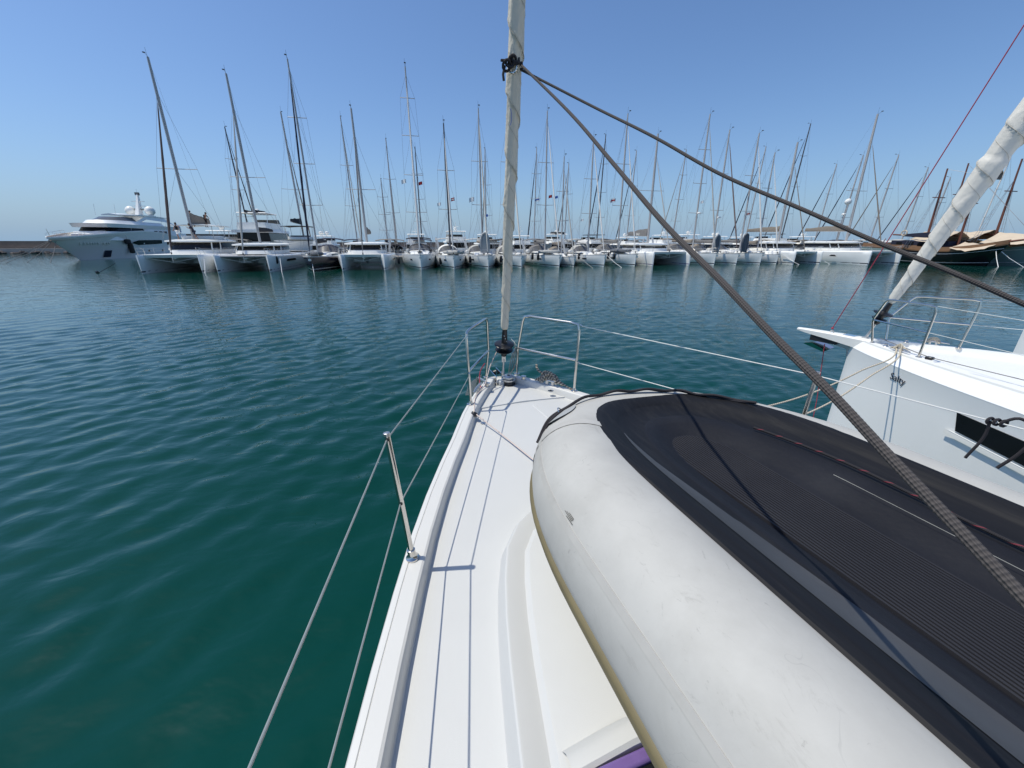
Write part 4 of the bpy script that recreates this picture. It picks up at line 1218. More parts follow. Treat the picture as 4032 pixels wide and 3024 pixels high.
    if blue:
        s0, s1, z0, z1 = blue
        G().loft([[(B * .50, -s0, z0), (B * .50, -s0, z1)], [(B * .52, -(s0 + s1) / 2, z0 + .05), (B * .52, -(s0 + s1) / 2, z1 - .15)], [(B * .5, -s1, z0 + .25), (B * .5, -s1, z1 - .35)]]).make('blue_canvas', canvas_navy, t)
    return t, M

g1, M1 = gulet('black hulled wooden gulet with cream awnings and a white lifebuoy', (62.7, 53.2), 9.2, 5.0, 1.75, black_hull, ((3.6, 11.0), (7.4, 12.6)), ((-.6, 3.0, 2.95, 2.2), (3.8, 8.0, 4.4, 3.3)), 1.0, (3.4, 9.0, 3.5, 4.4))
g2, M2 = gulet('brown railed gulet with pale green hull at the right edge of the picture', (68.0, 52.5), 20, 6.0, 1.9, mat('pale_green_hull', (.20, .30, .29), .4), ((4.6, 13.2),), ((-.5, 4.4, 4.2, 2.9), (5.0, 10, 4.6, 3.5)), 1.0)
g3, M3 = gulet('dark gulet squeezed behind the black one, with a single reddish mast', (69.9, 58.4), 10, 4.8, 1.5, black_hull, ((6.6, 14.0),), ((3, 6, 3.4, 2.9),), .8)
P = M1 @ Vector((2.95, -4.6, 4.05))
g = G()
g.tube([(.36 * math.cos(a), 0, .36 * math.sin(a)) for a in np.linspace(0, 2 * math.pi, 21)], .095, 8, False)
solo(g, 'lifebuoy', 'white ring lifebuoy hanging on the navy canvas of the black gulet', 'lifebuoy', cloth_white, FR(P.x, P.y, P.z, ROT_A + R(90)), frame=FR(P.x, P.y, P.z, ROT_A + R(90)))
P = M1 @ Vector((2.98, -8.6, 4.2))
g = G()
g.tube([(.34 * math.cos(a), 0, .34 * math.sin(a)) for a in np.linspace(0, 2 * math.pi, 21)], .08, 8, False)
solo(g, 'lifebuoy', 'cream ring lifebuoy on the awning of the black gulet', 'lifebuoy', awning, FR(P.x, P.y, P.z, ROT_A + R(90)), frame=FR(P.x, P.y, P.z, ROT_A + R(90)))
for k, (x, s, lab) in enumerate(((1.4, -1.4, 'left of two pale mooring lines from the black gulet bow'), (.2, -1.8, 'right of two pale mooring lines from the black gulet bow'))):
    a = M1 @ Vector((.3, .4, 2.4)); b = M1 @ Vector((x - 1.6 * k, 2.0 + k, -.1))
    g = G(); g.tube([tuple(a), tuple((a + b) / 2 + Vector((0, 0, -.15))), tuple(b)], .035, 5)
    solo(g, 'mooring_line', lab, 'mooring line', cloth_white, FR(a.x, a.y, a.z), 'mooring lines of the front row')

# bow lines of the front row dropping into the water
for (tt, lab, m_) in ((-25.3 + 3.0, 'pale mooring line under the right bow of the biggest catamaran', cloth_white), (-18.8 + 3.6, 'pale mooring line under the right bow of the low roofed catamaran', cloth_white), (-12.1, 'thin pale line down the stem of the navy yacht', cloth_white),
                      (22.9, 'white mooring line slanting from the bow of the yacht with panelled sprayhood', cloth_white), (19.0, 'thin grey mooring line from the small low yacht', canvas_light), (50.2, 'white mooring line beside the narrow yacht with bowsprit', cloth_white), (55.6, 'white mooring line in the tunnel of the catamaran with round windscreen', cloth_white)):
    a = Vector((*A(tt, .3), 1.35)); b = Vector((*A(tt + (1.1 if tt > 10 else .3), -2.0 if tt > 10 else -1.0), -.1))
    g = G(); g.tube([tuple(a), tuple((a + b) / 2 + Vector((0, 0, -.1))), tuple(b)], .028, 5)
    solo(g, 'mooring_line', lab, 'mooring line', m_, FR(a.x, a.y, a.z), 'mooring lines of the front row')
g = G(); a, b = Vector((-41.6, 42.2, .9)), Vector((-42.9, 41.3, -.05))
g.tube([tuple(a), tuple(b)], .03, 5)
g.ball((-42.9, 41.3, .06), .16, 6)
solo(g, 'mooring_buoy', 'small dark mooring buoy with a slanting line left of the biggest catamaran', 'buoy', plastic, FR(-42.9, 41.3, 0))

# ------------------------------------------------------------------ second row behind the quay: yachts with bows away
def brow(px):
    return px
DG = canvas_navy
BROW = [
    (-26.5, 18.6, canvas_black, 'sailing yacht behind the low roofed catamaran, dark headsail roll crossing the catamaran mast'),
    (-10.5, 20.8, sailcloth, 'sailing yacht behind the catamaran with rails, tan cloth gathered at its mast'),
    (-5.6, 12.5, None, 'short masted sailing yacht behind the gap right of the catamaran with rails'),
    (-4.2, 18.2, canvas_light, 'sailing yacht with white masthead light behind the gap left of the tallest middle mast'),
    (0.2, 17.2, sail_white, 'sailing yacht whose mast stands just right of the tallest middle mast'),
    (11.6, 17.6, canvas_tan, 'sailing yacht whose mast rises behind the upright grey dinghy'),
    (20.6, 18.1, DG, 'sailing yacht with black headsail roll right of the foreground headsail'),
    (26.6, 16.0, canvas_grey, 'sailing yacht behind the small low yacht, grey headsail crossing its mast'),
    (33.2, 20.7, DG, 'tall sailing yacht behind, its navy headsail leaning over the folded dinghy yacht'),
    (39.5, 18.5, canvas_black, 'sailing yacht behind, mast between the folded dinghy yacht and lettered sail bag'),
    (49.7, 19.1, canvas_light, 'sailing yacht behind the foreground rope, right of the lettered sail bag'),
    (67.2, 20.4, DG, 'sailing yacht behind with navy headsail running down to the slate upright dinghy'),
    (76.4, 24.7, DG, 'tallest sailing yacht of the back row, thick mast above the lettered black sail bag'),
    (85.6, 18.1, DG, 'sailing yacht behind the catamaran with round windscreen, slim navy headsail'),
]
for i, (tt, top_, gen, lab) in enumerate(BROW):
    mm = 5.4
    S = row(tt, 26 + mm)
    sloop('sailing_yacht', lab, S, ROT_B, 12.6, 4.1, 1.4, mm, top_, group='sailing yachts moored behind the quay', genoa=gen, genoa_r=(.06, .11) if gen is DG else (.05, .09), hood=(canvas_navy, canvas_grey, canvas_light)[i % 3], bimini=(canvas_grey, canvas_navy, canvas_tan)[i % 3], cover=(canvas_tan, canvas_grey, canvas_navy)[i % 3], window=None, detail=False, spread=(.36, .66) if i % 2 else (.30, .52, .76), mastm=alu if i % 4 else alu_dark)
NEARB = [
    (76.7, 17.2, DG, 'sailing yacht behind the long right catamaran, left of its dome mast'),
    (84.7, 17.6, canvas_tan, 'sailing yacht behind with white sail heaped on its boom at the right'),
    (92.8, 15.9, DG, 'sailing yacht behind the red halyard, mast nearest the black gulet'),
    (99.3, 14.5, None, 'sailing yacht behind the black gulet, short grey mast with crossed stays'),
    (113.0, 18.6, sail_white, 'white masted sailing yacht behind the right edge gulets'),
]
for i, (tt, top_, gen, lab) in enumerate(NEARB):
    S = row(tt, 14 + 5.4)
    sloop('sailing_yacht', lab, S, ROT_B, 12.6, 4.1, 1.4, 5.4, top_, group='sailing yachts moored behind the quay', genoa=gen, hood=canvas_grey, bimini=canvas_light, cover=canvas_white if i == 1 else canvas_grey, window=None, detail=False, mastm=sail_white if i == 4 else alu)
b1 = catamaran('catamaran', 'catamaran behind the navy yacht with dark hardtop and dark sail bag', row(-18.9 + .2, 26 + 6), ROT_B, 13, 6.8, 1.75, 6.0, 20.9, genoa=canvas_tan, genoa_r=(.06, .10), cover=canvas_black, cover_h=.8, boom_z=2.4, fly=5.2, roof_z=3.2, group='sailing catamarans behind the quay')
# pole mast with domes and radar at the right
t = thing('dome_mast', 'slim pole mast with two white antenna domes behind the long right catamaran', 'antenna mast', FR(*row(71.5, 10), 0))
g = G(); g.tube([(0, 0, 1), (0, 0, 6.2), (.25, 0, 9.5)], [.09, .08, .05], 6); g.make('pole', alu, t)
G().lathe([(.1, -.4), (.3, -.3), (.48, -.05), (.5, .2), (.36, .48), (.1, .6)], (.25, 0, 9.3), 12).make('dome', gel, t)
G().lathe([(.08, -.12), (.32, -.1), (.34, .05), (.28, .14), (.05, .16)], (.1, 0, 7.4), 12).make('small_dome', gel, t)
g = G(); g.tube([(0, 0, 6.4), (-2.2, 0, 6.6)], .03, 5); g.make('spreader', alu, t)

# motor yachts on the far side of the quay
MY = [
    (-24.8, 21, 5.8, 2.3, 7.2, 1, 1.9, 'big white motor yacht with two dark window bands behind the low roofed catamaran'),
    (-29.3, 13, 4.2, 1.5, 4.6, 1, 1.0, 'small motor yacht with chrome arch between the two left catamarans'),
    (-15.0, 12, 4.0, 1.5, 3.9, 2, .6, 'white motor yacht with two small domes above the navy yacht sprayhood'),
    (-0.8, 12, 4.0, 1.5, 4.2, 0, .8, 'motor yacht with pale hardtop behind the tallest middle mast'),
    (5.9, 15, 4.6, 1.6, 4.7, 1, 1.4, 'motor yacht with white flybridge and glazed sides above the breakwater'),
    (11.2, 13, 4.3, 1.5, 4.2, 1, 1.0, 'motor yacht with radar ball behind the upright grey dinghy'),
    (17.1, 13, 4.2, 1.5, 4.0, 0, 1.5, 'motor yacht with slim aerials behind the foreground headsail'),
    (24.0, 13, 4.3, 1.5, 4.3, 1, .8, 'motor yacht with dark tilted awning behind the panelled sprayhood'),
    (31.4, 14, 4.4, 1.6, 4.2, 0, .8, 'motor yacht with dark roofed flybridge left of the folded dinghy yacht'),
    (37.9, 12, 4.2, 1.5, 3.8, 2, .6, 'low motor yacht with twin domes behind the folded dinghy yacht'),
    (45.8, 13, 4.3, 1.5, 4.2, 1, .8, 'motor yacht with dome and raked screen behind the lettered sail bag'),
    (51.2, 13, 4.3, 1.5, 4.3, 1, .8, 'motor yacht with leaning white dome right of the lettered sail bag'),
    (57.5, 13, 4.3, 1.5, 4.0, 2, .9, 'motor yacht with twin domes right of the foreground rope'),
    (63.5, 12, 4.2, 1.5, 3.9, 1, .8, 'low motor yacht behind the brown furled headsail'),
    (71.5, 14, 4.4, 1.6, 4.5, 0, .8, 'motor yacht with black flybridge canopy behind the slate upright dinghy'),
    (79.0, 13, 4.3, 1.5, 4.0, 1, .8, 'motor yacht with white dome behind the catamaran with round windscreen'),
]
for i, (tt, L_, B_, fb_, top_, dm, mh, lab) in enumerate(MY):
    motor_yacht('motor_yacht', lab, row(tt, 19 + L_), ROT_B, L_, B_, fb_, top_, dm, True, gel, canvas_black if i in (8, 14) else gel, mast_h=mh, tender=canvas_black if i in (7, 0) else None)

# people on the biggest catamaran
Mx = FR(*A(-25.3), 0, ROT_A)
def on_a1(x, s, z):
    p = Mx @ Vector((x, -s, z))
    return (p.x, p.y, p.z)
person('woman in black top and white shorts walking on the catamaran roof', on_a1(1.15, 5.4, 3.25), ROT_A - .5, dict(lh=(-.30, .06, 1.02), le=(-.34, -.04, 1.18), rh=(.42, .16, .86), re=(.32, .04, 1.12), lk=(-.12, .16, .50), la=(-.13, .10, .08)), cloth_black, cloth_white)
person('person in navy shirt leaning forward against the catamaran mast', on_a1(-.35, 5.6, 3.25), ROT_A - 1.3, dict(chest=(0, .16, 1.26), neck=(0, .24, 1.41), head=(0, .30, 1.50), crown=(0, .34, 1.63), ls=(-.17, .16, 1.36), rs=(.17, .16, 1.36), lh=(-.12, .55, 1.28), le=(-.2, .35, 1.15), rh=(.12, .55, 1.28), re=(.2, .35, 1.15), la=(-.12, -.25, .08), lk=(-.11, -.05, .5), lt=(-.12, -.1, .03)), cloth_navy, cloth_navy, bare_arms=False)
person('person behind the brown sail bag, only head and shoulders showing', on_a1(.65, 8.0, 4.62), ROT_A, dict(), cloth_navy, cloth_navy)
person('person in dark clothes bending over the end of the brown sail bag', on_a1(-.1, 9.4, 4.62), ROT_A + 1.2, dict(chest=(0, .14, 1.26), neck=(0, .22, 1.42), head=(0, .30, 1.50), crown=(0, .35, 1.62), ls=(-.17, .14, 1.36), rs=(.17, .14, 1.36), lh=(-.18, .5, 1.0), le=(-.24, .3, 1.1), rh=(.18, .5, 1.0), re=(.24, .3, 1.1)), cloth_black, cloth_black, bare_arms=False)
# ------------------------------------------------------------------ near materials
def rope_mat(name, c1, c2, per_len, strands, twist=1.0, rough=0.85, bump=0.5, flecks=None):
    m = bpy.data.materials.new(name)
    m.use_nodes = True
    n, l = m.node_tree.nodes, m.node_tree.links
    b = n['Principled BSDF']
    b.inputs['Roughness'].default_value = rough
    uv = n.new('ShaderNodeUVMap')
    uv.uv_map = 'uv'
    sx = n.new('ShaderNodeSeparateXYZ')
    l.new(uv.outputs[0], sx.inputs[0])
    def mth(op, a, b_=None):
        q = n.new('ShaderNodeMath')
        q.operation = op
        for i, v in enumerate((a, b_)):
            if v is None: continue
            if isinstance(v, (int, float)): q.inputs[i].default_value = v
            else: l.new(v, q.inputs[i])
        return q.outputs[0]
    u = mth('MULTIPLY', sx.outputs[0], 2 * math.pi * strands)
    v = mth('MULTIPLY', sx.outputs[1], 2 * math.pi / per_len)
    s1 = mth('SINE', mth('ADD', u, v))
    s2 = mth('SINE', mth('SUBTRACT', u, v))
    if twist:                                  # laid rope: one family of strands
        f = mth('ADD', mth('MULTIPLY', s1, 0.5), 0.5)
    else:                                      # braid: both families
        f = mth('ADD', mth('MULTIPLY', mth('MULTIPLY', s1, s2), 0.5), 0.5)
    mx = n.new('ShaderNodeMix')
    mx.data_type = 'RGBA'
    l.new(f, mx.inputs[0])
    mx.inputs[6].default_value = (*c1, 1)
    mx.inputs[7].default_value = (*c2, 1)
    res = mx.outputs[2]
    if flecks:
        w = mth('SINE', mth('ADD', mth('MULTIPLY', sx.outputs[1], 2 * math.pi / flecks[1]), mth('MULTIPLY', sx.outputs[0], 6.283)))
        k = mth('GREATER_THAN', w, 0.93)
        m2 = n.new('ShaderNodeMix')
        m2.data_type = 'RGBA'
        l.new(k, m2.inputs[0])
        l.new(res, m2.inputs[6])
        m2.inputs[7].default_value = (*flecks[0], 1)
        res = m2.outputs[2]
    l.new(res, b.inputs['Base Color'])
    bp = n.new('ShaderNodeBump')
    bp.inputs['Strength'].default_value = bump
    bp.inputs['Distance'].default_value = 0.002
    l.new(f, bp.inputs['Height'])
    l.new(bp.outputs['Normal'], b.inputs['Normal'])
    return m

sheet_m = rope_mat('grey_braided_sheet', (0.044, 0.039, 0.038), (0.086, 0.076, 0.072), 0.013, 5, 0, bump=0.9)
lay_m = rope_mat('cream_laid_rope', (0.36, 0.31, 0.23), (0.62, 0.56, 0.45), 0.035, 3, 1)
pink_m = rope_mat('faded_pink_line', (0.52, 0.42, 0.37), (0.66, 0.57, 0.52), 0.010, 4, 0)
stripe_m = rope_mat('striped_dock_rope', (0.06, 0.055, 0.05), (0.42, 0.38, 0.31), 0.028, 1, 1)
black_rope = rope_mat('black_rope', (0.008, 0.008, 0.010), (0.035, 0.03, 0.035), 0.008, 4, 0)
fleck_rope = rope_mat('black_rope_red_flecks', (0.006, 0.006, 0.008), (0.025, 0.022, 0.025), 0.008, 4, 0, flecks=((0.16, 0.022, 0.035), 0.075))
red_rope = rope_mat('red_halyard', (0.30, 0.025, 0.05), (0.45, 0.06, 0.09), 0.010, 4, 0)
lifeline_m = mat('lifeline_wire', (0.42, 0.43, 0.38), 0.35, 0.6, var=0.2, vscale=30)
lifeline_w = mat('white_lifeline', (0.72, 0.72, 0.68), 0.5, 0.0)

def tube_fabric():
    m = bpy.data.materials.new('worn_grey_tube_fabric')
    m.use_nodes = True
    n, l = m.node_tree.nodes, m.node_tree.links
    b = n['Principled BSDF']
    b.inputs['Roughness'].default_value = 0.66
    tc = n.new('ShaderNodeTexCoord')
    def noise(scale, detail, rough, st=(1, 1, 1), dist=0.0):
        mp = n.new('ShaderNodeMapping')
        mp.inputs['Scale'].default_value = st
        l.new(tc.outputs['Object'], mp.inputs['Vector'])
        q = n.new('ShaderNodeTexNoise')
        q.inputs['Scale'].default_value = scale
        q.inputs['Detail'].default_value = detail
        q.inputs['Roughness'].default_value = rough
        q.inputs['Distortion'].default_value = dist
        l.new(mp.outputs[0], q.inputs['Vector'])
        return q.outputs['Fac']
    def ramp(f, a, b_, v):
        r = n.new('ShaderNodeValToRGB')
        r.color_ramp.elements[0].position = a
        r.color_ramp.elements[0].color = (0, 0, 0, 1)
        r.color_ramp.elements[1].position = b_
        r.color_ramp.elements[1].color = (v, v, v, 1)
        l.new(f, r.inputs['Fac'])
        return r.outputs['Color']
    def mix(fac, a, bcol):
        q = n.new('ShaderNodeMix')
        q.data_type = 'RGBA'
        l.new(fac, q.inputs[0])
        if isinstance(a, tuple): q.inputs[6].default_value = a
        else: l.new(a, q.inputs[6])
        q.inputs[7].default_value = bcol
        return q.outputs[2]
    c = mix(ramp(noise(5, 6, .6), .35, .65, 1.0), (0.405, 0.40, 0.375, 1), (0.455, 0.45, 0.422, 1))
    c = mix(ramp(noise(2.2, 10, .72, dist=.6),   .50, .74, .40), c, (0.33, 0.322, 0.29, 1))      # grime patches
    c = mix(ramp(noise(9, 12, .8, (1, .35, 1), 1.2), .58, .68, .45), c, (0.25, 0.24, 0.22, 1))  # rubbed streaks
    c = mix(ramp(noise(26, 8, .75, (1, .5, 1), 2.0), .62, .69, .45), c, (0.19, 0.185, 0.17, 1))  # scuffs
    # fine scratches: thin iso-lines of a stretched, distorted noise
    s = noise(3.2, 2, .5, (1, 1, 1.6), 2.2)
    def mth(op, a, v):
        q = n.new('ShaderNodeMath')
        q.operation = op
        l.new(a, q.inputs[0])
        q.inputs[1].default_value = v
        return q.outputs[0]
    a = mth('LESS_THAN', mth('ABSOLUTE', mth('SUBTRACT', s, .56), 0), .0022)
    k = n.new('ShaderNodeMath'); k.operation = 'MULTIPLY'
    l.new(a, k.inputs[0]); l.new(ramp(noise(2.7, 3, .6), .50, .60, .5), k.inputs[1])
    c = mix(k.outputs[0], c, (0.27, 0.27, 0.26, 1))
    l.new(c, b.inputs['Base Color'])
    bp = n.new('ShaderNodeBump')
    bp.inputs['Strength'].default_value = .12
    bp.inputs['Distance'].default_value = .01
    l.new(noise(7, 8, .7), bp.inputs['Height'])
    l.new(bp.outputs['Normal'], b.inputs['Normal'])
    return m
tubem = tube_fabric()
tape_m = mat('seam_tape', (0.43, 0.42, 0.39), 0.55, var=0.12, vscale=14, stain=.4, dark=(.30, .29, .26), sscale=9)
khaki = mat('khaki_rubber', (0.150, 0.125, 0.062), 0.6, var=0.25, vscale=8, stain=.3, dark=(.07, .055, .03), sscale=6)
rubber = mat('black_hull_skin', (0.0125, 0.0135, 0.018), 0.6, var=0.35, vscale=3.0, stain=.35, dark=(0.032, 0.033, 0.037), sscale=3.5, bump=.10, bscale=60, spec=.16)
rubber2 = mat('black_hull_band', (0.009, 0.0095, 0.012), 0.6, spec=.2, var=0.3, vscale=9, stretch=(8, .6, 8), stain=.4, dark=(.035, .034, .033), sscale=6)
chine_grey = mat('grey_chine', (0.050, 0.052, 0.056), 0.5, var=0.5, vscale=2.2, stain=.7, dark=(.105, .107, .110), sscale=1.6)
ribm = mat('ribbed_rubber', (0.026, 0.0262, 0.031), 0.65, spec=.2, var=0.25, vscale=4, stain=.3, dark=(.040, .039, .040), sscale=4)
purple = mat('purple_acrylic_frame', (0.16, 0.10, 0.28), 0.25, var=0.2, vscale=12, stain=.3, dark=(.07, .05, .10), sscale=14)
block_m = mat('block_black', (0.02, 0.02, 0.022), 0.3)
chrome = mat('chrome', (0.66, 0.63, 0.58), 0.14, 1.0, var=0.03)
clear_ball = mat('pale_grey_plastic', (0.42, 0.44, 0.45), 0.25, var=.1)
mark_blue = mat('faded_blue_print', (0.17, 0.20, 0.38), 0.7)
black_print = mat('dark_lettering', (0.02, 0.025, 0.05), 0.4)

# ------------------------------------------------------------------ the yacht we stand on
TH = 0.323
OWN = FR(-0.065, 3.879, 0, TH)
def skew(s): return -0.075 * max(0.0, 1 - s / 1.2)
def P(s, w, z): return (w + skew(s), -s, z + EYE)      # s aft of the bow, w to starboard, z from eye height
SX = [0, .05, .1, .2, .35, .7, 1.1, 1.4, 2.0, 2.5, 3.0, 3.7, 5, 7, 9, 11.5]
HX = [.07, .12, .165, .245, .345, .555, .750, .885, 1.125, 1.285, 1.425, 1.59, 1.83, 2.05, 2.12, 2.0]
def hb(s): return float(cr(SX, HX, s))
def zr(s): return -1.318 - .021 * min(s, 4.5)
def zd(s): return zr(s) - .07

own = thing('sailing_yacht', 'white sailing yacht we stand on, its pointed bow with open pulpit ahead', 'sailing yacht', OWN)
ST = [0, .03, .06, .1, .15, .2, .3, .45, .6, .8, 1.0, 1.2, 1.5, 1.8, 2.1, 2.4, 2.7, 3.0, 3.4, 3.8, 4.4, 5, 6, 7, 8, 9, 10, 11.5]
rings = []
for s in ST:
    h, z0 = hb(s) - .004, zr(s)
    wl = max(0.01, h * (1 - .42 * math.exp(-s / 2.2)))
    half = [(h, z0 - .03), (h * .995, z0 - .20), (h * .6 + wl * .4, z0 - .8), (wl, -EYE + .1), (wl * .8, -EYE - .4)]
    rings.append([P(s, x, z) for x, z in half] + [P(s, -x, z) for x, z in reversed(half)])
G().loft(rings, False, True, True).make('hull', hullw, own)
# deck with camber
rings = []
for s in [.04] + ST[3:]:
    w = max(hb(s) - .10, .05)
    rings.append([P(s, w * k, zd(s) + .05 * (1 - k * k) * min(1, s / 2)) for k in np.linspace(-1, 1, 13)])
G().loft(rings).make('deck', deckm, own)
# toe rails
rail_gel = mat('rail_gelcoat', (0.61, 0.605, 0.575), 0.35, var=.03, vscale=4, stain=.15, dark=(.52, .515, .48), sscale=3)
for sg in (-1, 1):
    rings = []
    for s in [.07, .09, .12] + ST[4:]:
        h, z0 = hb(s), zr(s)
        k = min(1.0, .5 + s * 2.5)
        cw = .105 * k
        prof = [(h + .002, z0 - .13), (h + .004, z0 - .012), (h - .002, z0 - .003), (h - .010, z0), (h - .026 * k, z0 + .001), (h - .029 * k, z0 - .003), (h - .032 * k, z0 + .001), (h - cw + .014, z0 + .002), (h - cw + .004, z0 - .003), (h - cw - .002, z0 - .014), (h - cw - .010, z0 - .065), (h - cw - .022, z0 - .078), (h - cw - .022, z0 - .12)]
        rings.append([P(s, sg * x, z) for x, z in prof])
    G().loft(rings, False, True, True).make('toe_rail', rail_gel, own, smooth=24)
# blunt bow nose between the rails
G().loft([[P(s, k * (hb(s) - .003), zr(s) - .045 - (0 if s > .01 else .02)) for k in (-1, -.5, 0, .5, 1)] for s in (-.004, .03, .08, .14)]).make('stem_cap', gel, own)
# anchor locker lid
lid_pts = [(.20, -.05), (.245, .19), (.30, .255), (.62, .45), (.655, .445), (.66, 0.0), (.655, -.445), (.62, -.45), (.30, -.255), (.245, -.19), (.20, -.05)][:-1]
def plate(pts, z0, z1, inset=.006):
    c = np.mean(np.array(pts), 0)
    lo = [P(s, w, zd(s) + z0 + .05 * (1 - (w / max(hb(s) - .1, .05)) ** 2) * min(1, s / 2)) for s, w in pts]
    hi = [P(s + (c[0] - s) * inset * 3, w + (c[1] - w) * inset * 3, zd(s) + z1 + .05 * (1 - (w / max(hb(s) - .1, .05)) ** 2) * min(1, s / 2)) for s, w in pts]
    return G().loft([lo, hi], True, False, True)
lid = plate(lid_pts, -.005, .014).make('locker_lid', deckm, own)
c = P(.585, .30, zd(.585) + .062)
G().lathe([(.028, 0), (.028, .004), (.02, .006)], c, 16).make('lid_catch', steel, lid)
G().lathe([(.010, 0), (.010, .002)], (c[0], c[1], c[2] + .0062), 10).make('catch_hole', plastic, lid)
# faint moulded ridge running aft from the locker
G().loft([[P(s, .05 + dx, zd(s) + .05 * min(1, s / 2) + dz) for dx, dz in ((-.012, -.002), (-.004, .005), (.004, .005), (.012, -.002))] for s in np.linspace(.75, 2.0, 8)]).make('deck_ridge', deckm, own)
# raised coach roof: foot line, facet, top
FOOT = [(11, -1.45), (5, -1.25), (3.7, -1.085), (3.07, -.975), (2.58, -.86), (2.33, -.77), (2.17, -.64), (2.07, -.47), (2.01, -.24), (1.99, 0)]
foot = FOOT + [(s, -w) for s, w in FOOT[-2::-1]]
fp = np.array(path([(s, w, 0) for s, w in foot], 6))[:, :2]
tg = np.gradient(fp, axis=0)
tg /= np.linalg.norm(tg, axis=1)[:, None]
nin = np.stack([tg[:, 1], -tg[:, 0]], 1)
nin *= np.sign((nin * (np.array([6, 0]) - fp)).sum(1))[:, None]
rings = []
for off, dz in ((0, -.012), (.006, .0), (.012, .025), (.034, .076), (.040, .080), (.048, .080), (.118, .060), (.126, .066), (.140, .079), (.150, .081), (.30, .094), (.45, .104)):
    q = fp + nin * off
    q[:, 1] = np.where(np.abs(q[:, 1]) < 0, 0, q[:, 1])
    rings.append([P(s, w, zd(s) + .03 + dz) for s, w in q])
rings.append([P(max(s, 2.5), w * .02, zd(max(s, 2.5)) + .175) for s, w in fp])
cr_roof = G().loft(rings).make('coachroof', deckm, own, smooth=24)
# hatch recess in front of us: white lip, purple frame, dark pane
zl = zd(3.2) + .165
rings = []
for s, z in ((3.12, -.03), (3.145, .006), (3.165, .014), (3.19, .013), (3.20, .004), (3.203, -.05)):
    rings.append([P(s, w, zl + z + (.0 if abs(w) < .82 else -.03)) for w in np.linspace(-.83, .60, 9)])
G().loft(rings).make('hatch_lip', deckm, own)
hz = zl - .012
g = G(); g.box(P(3.238, -.81, hz - .02), P(3.206, .55, hz + .012)); fr = g.make('hatch_frame', purple, own, bevel=.008)
g = G(); g.box(P(3.95, -.81, hz - .03), P(3.235, .55, hz - .004)); hp = g.make('hatch_pane', glassm, own)
G().box(P(3.285, -.66, hz - .0035), P(3.265, -.62, hz - .001)).make('hatch_reflection', canvas_grey, hp)  # small grey plate painted as a reflection on the dark pane

def tubes(name, lst, r, m, parent, n=10, frame=None):
    g = G()
    for pts in lst:
        g.tube(pts, r, n)
    return g.make(name, m, parent, frame)

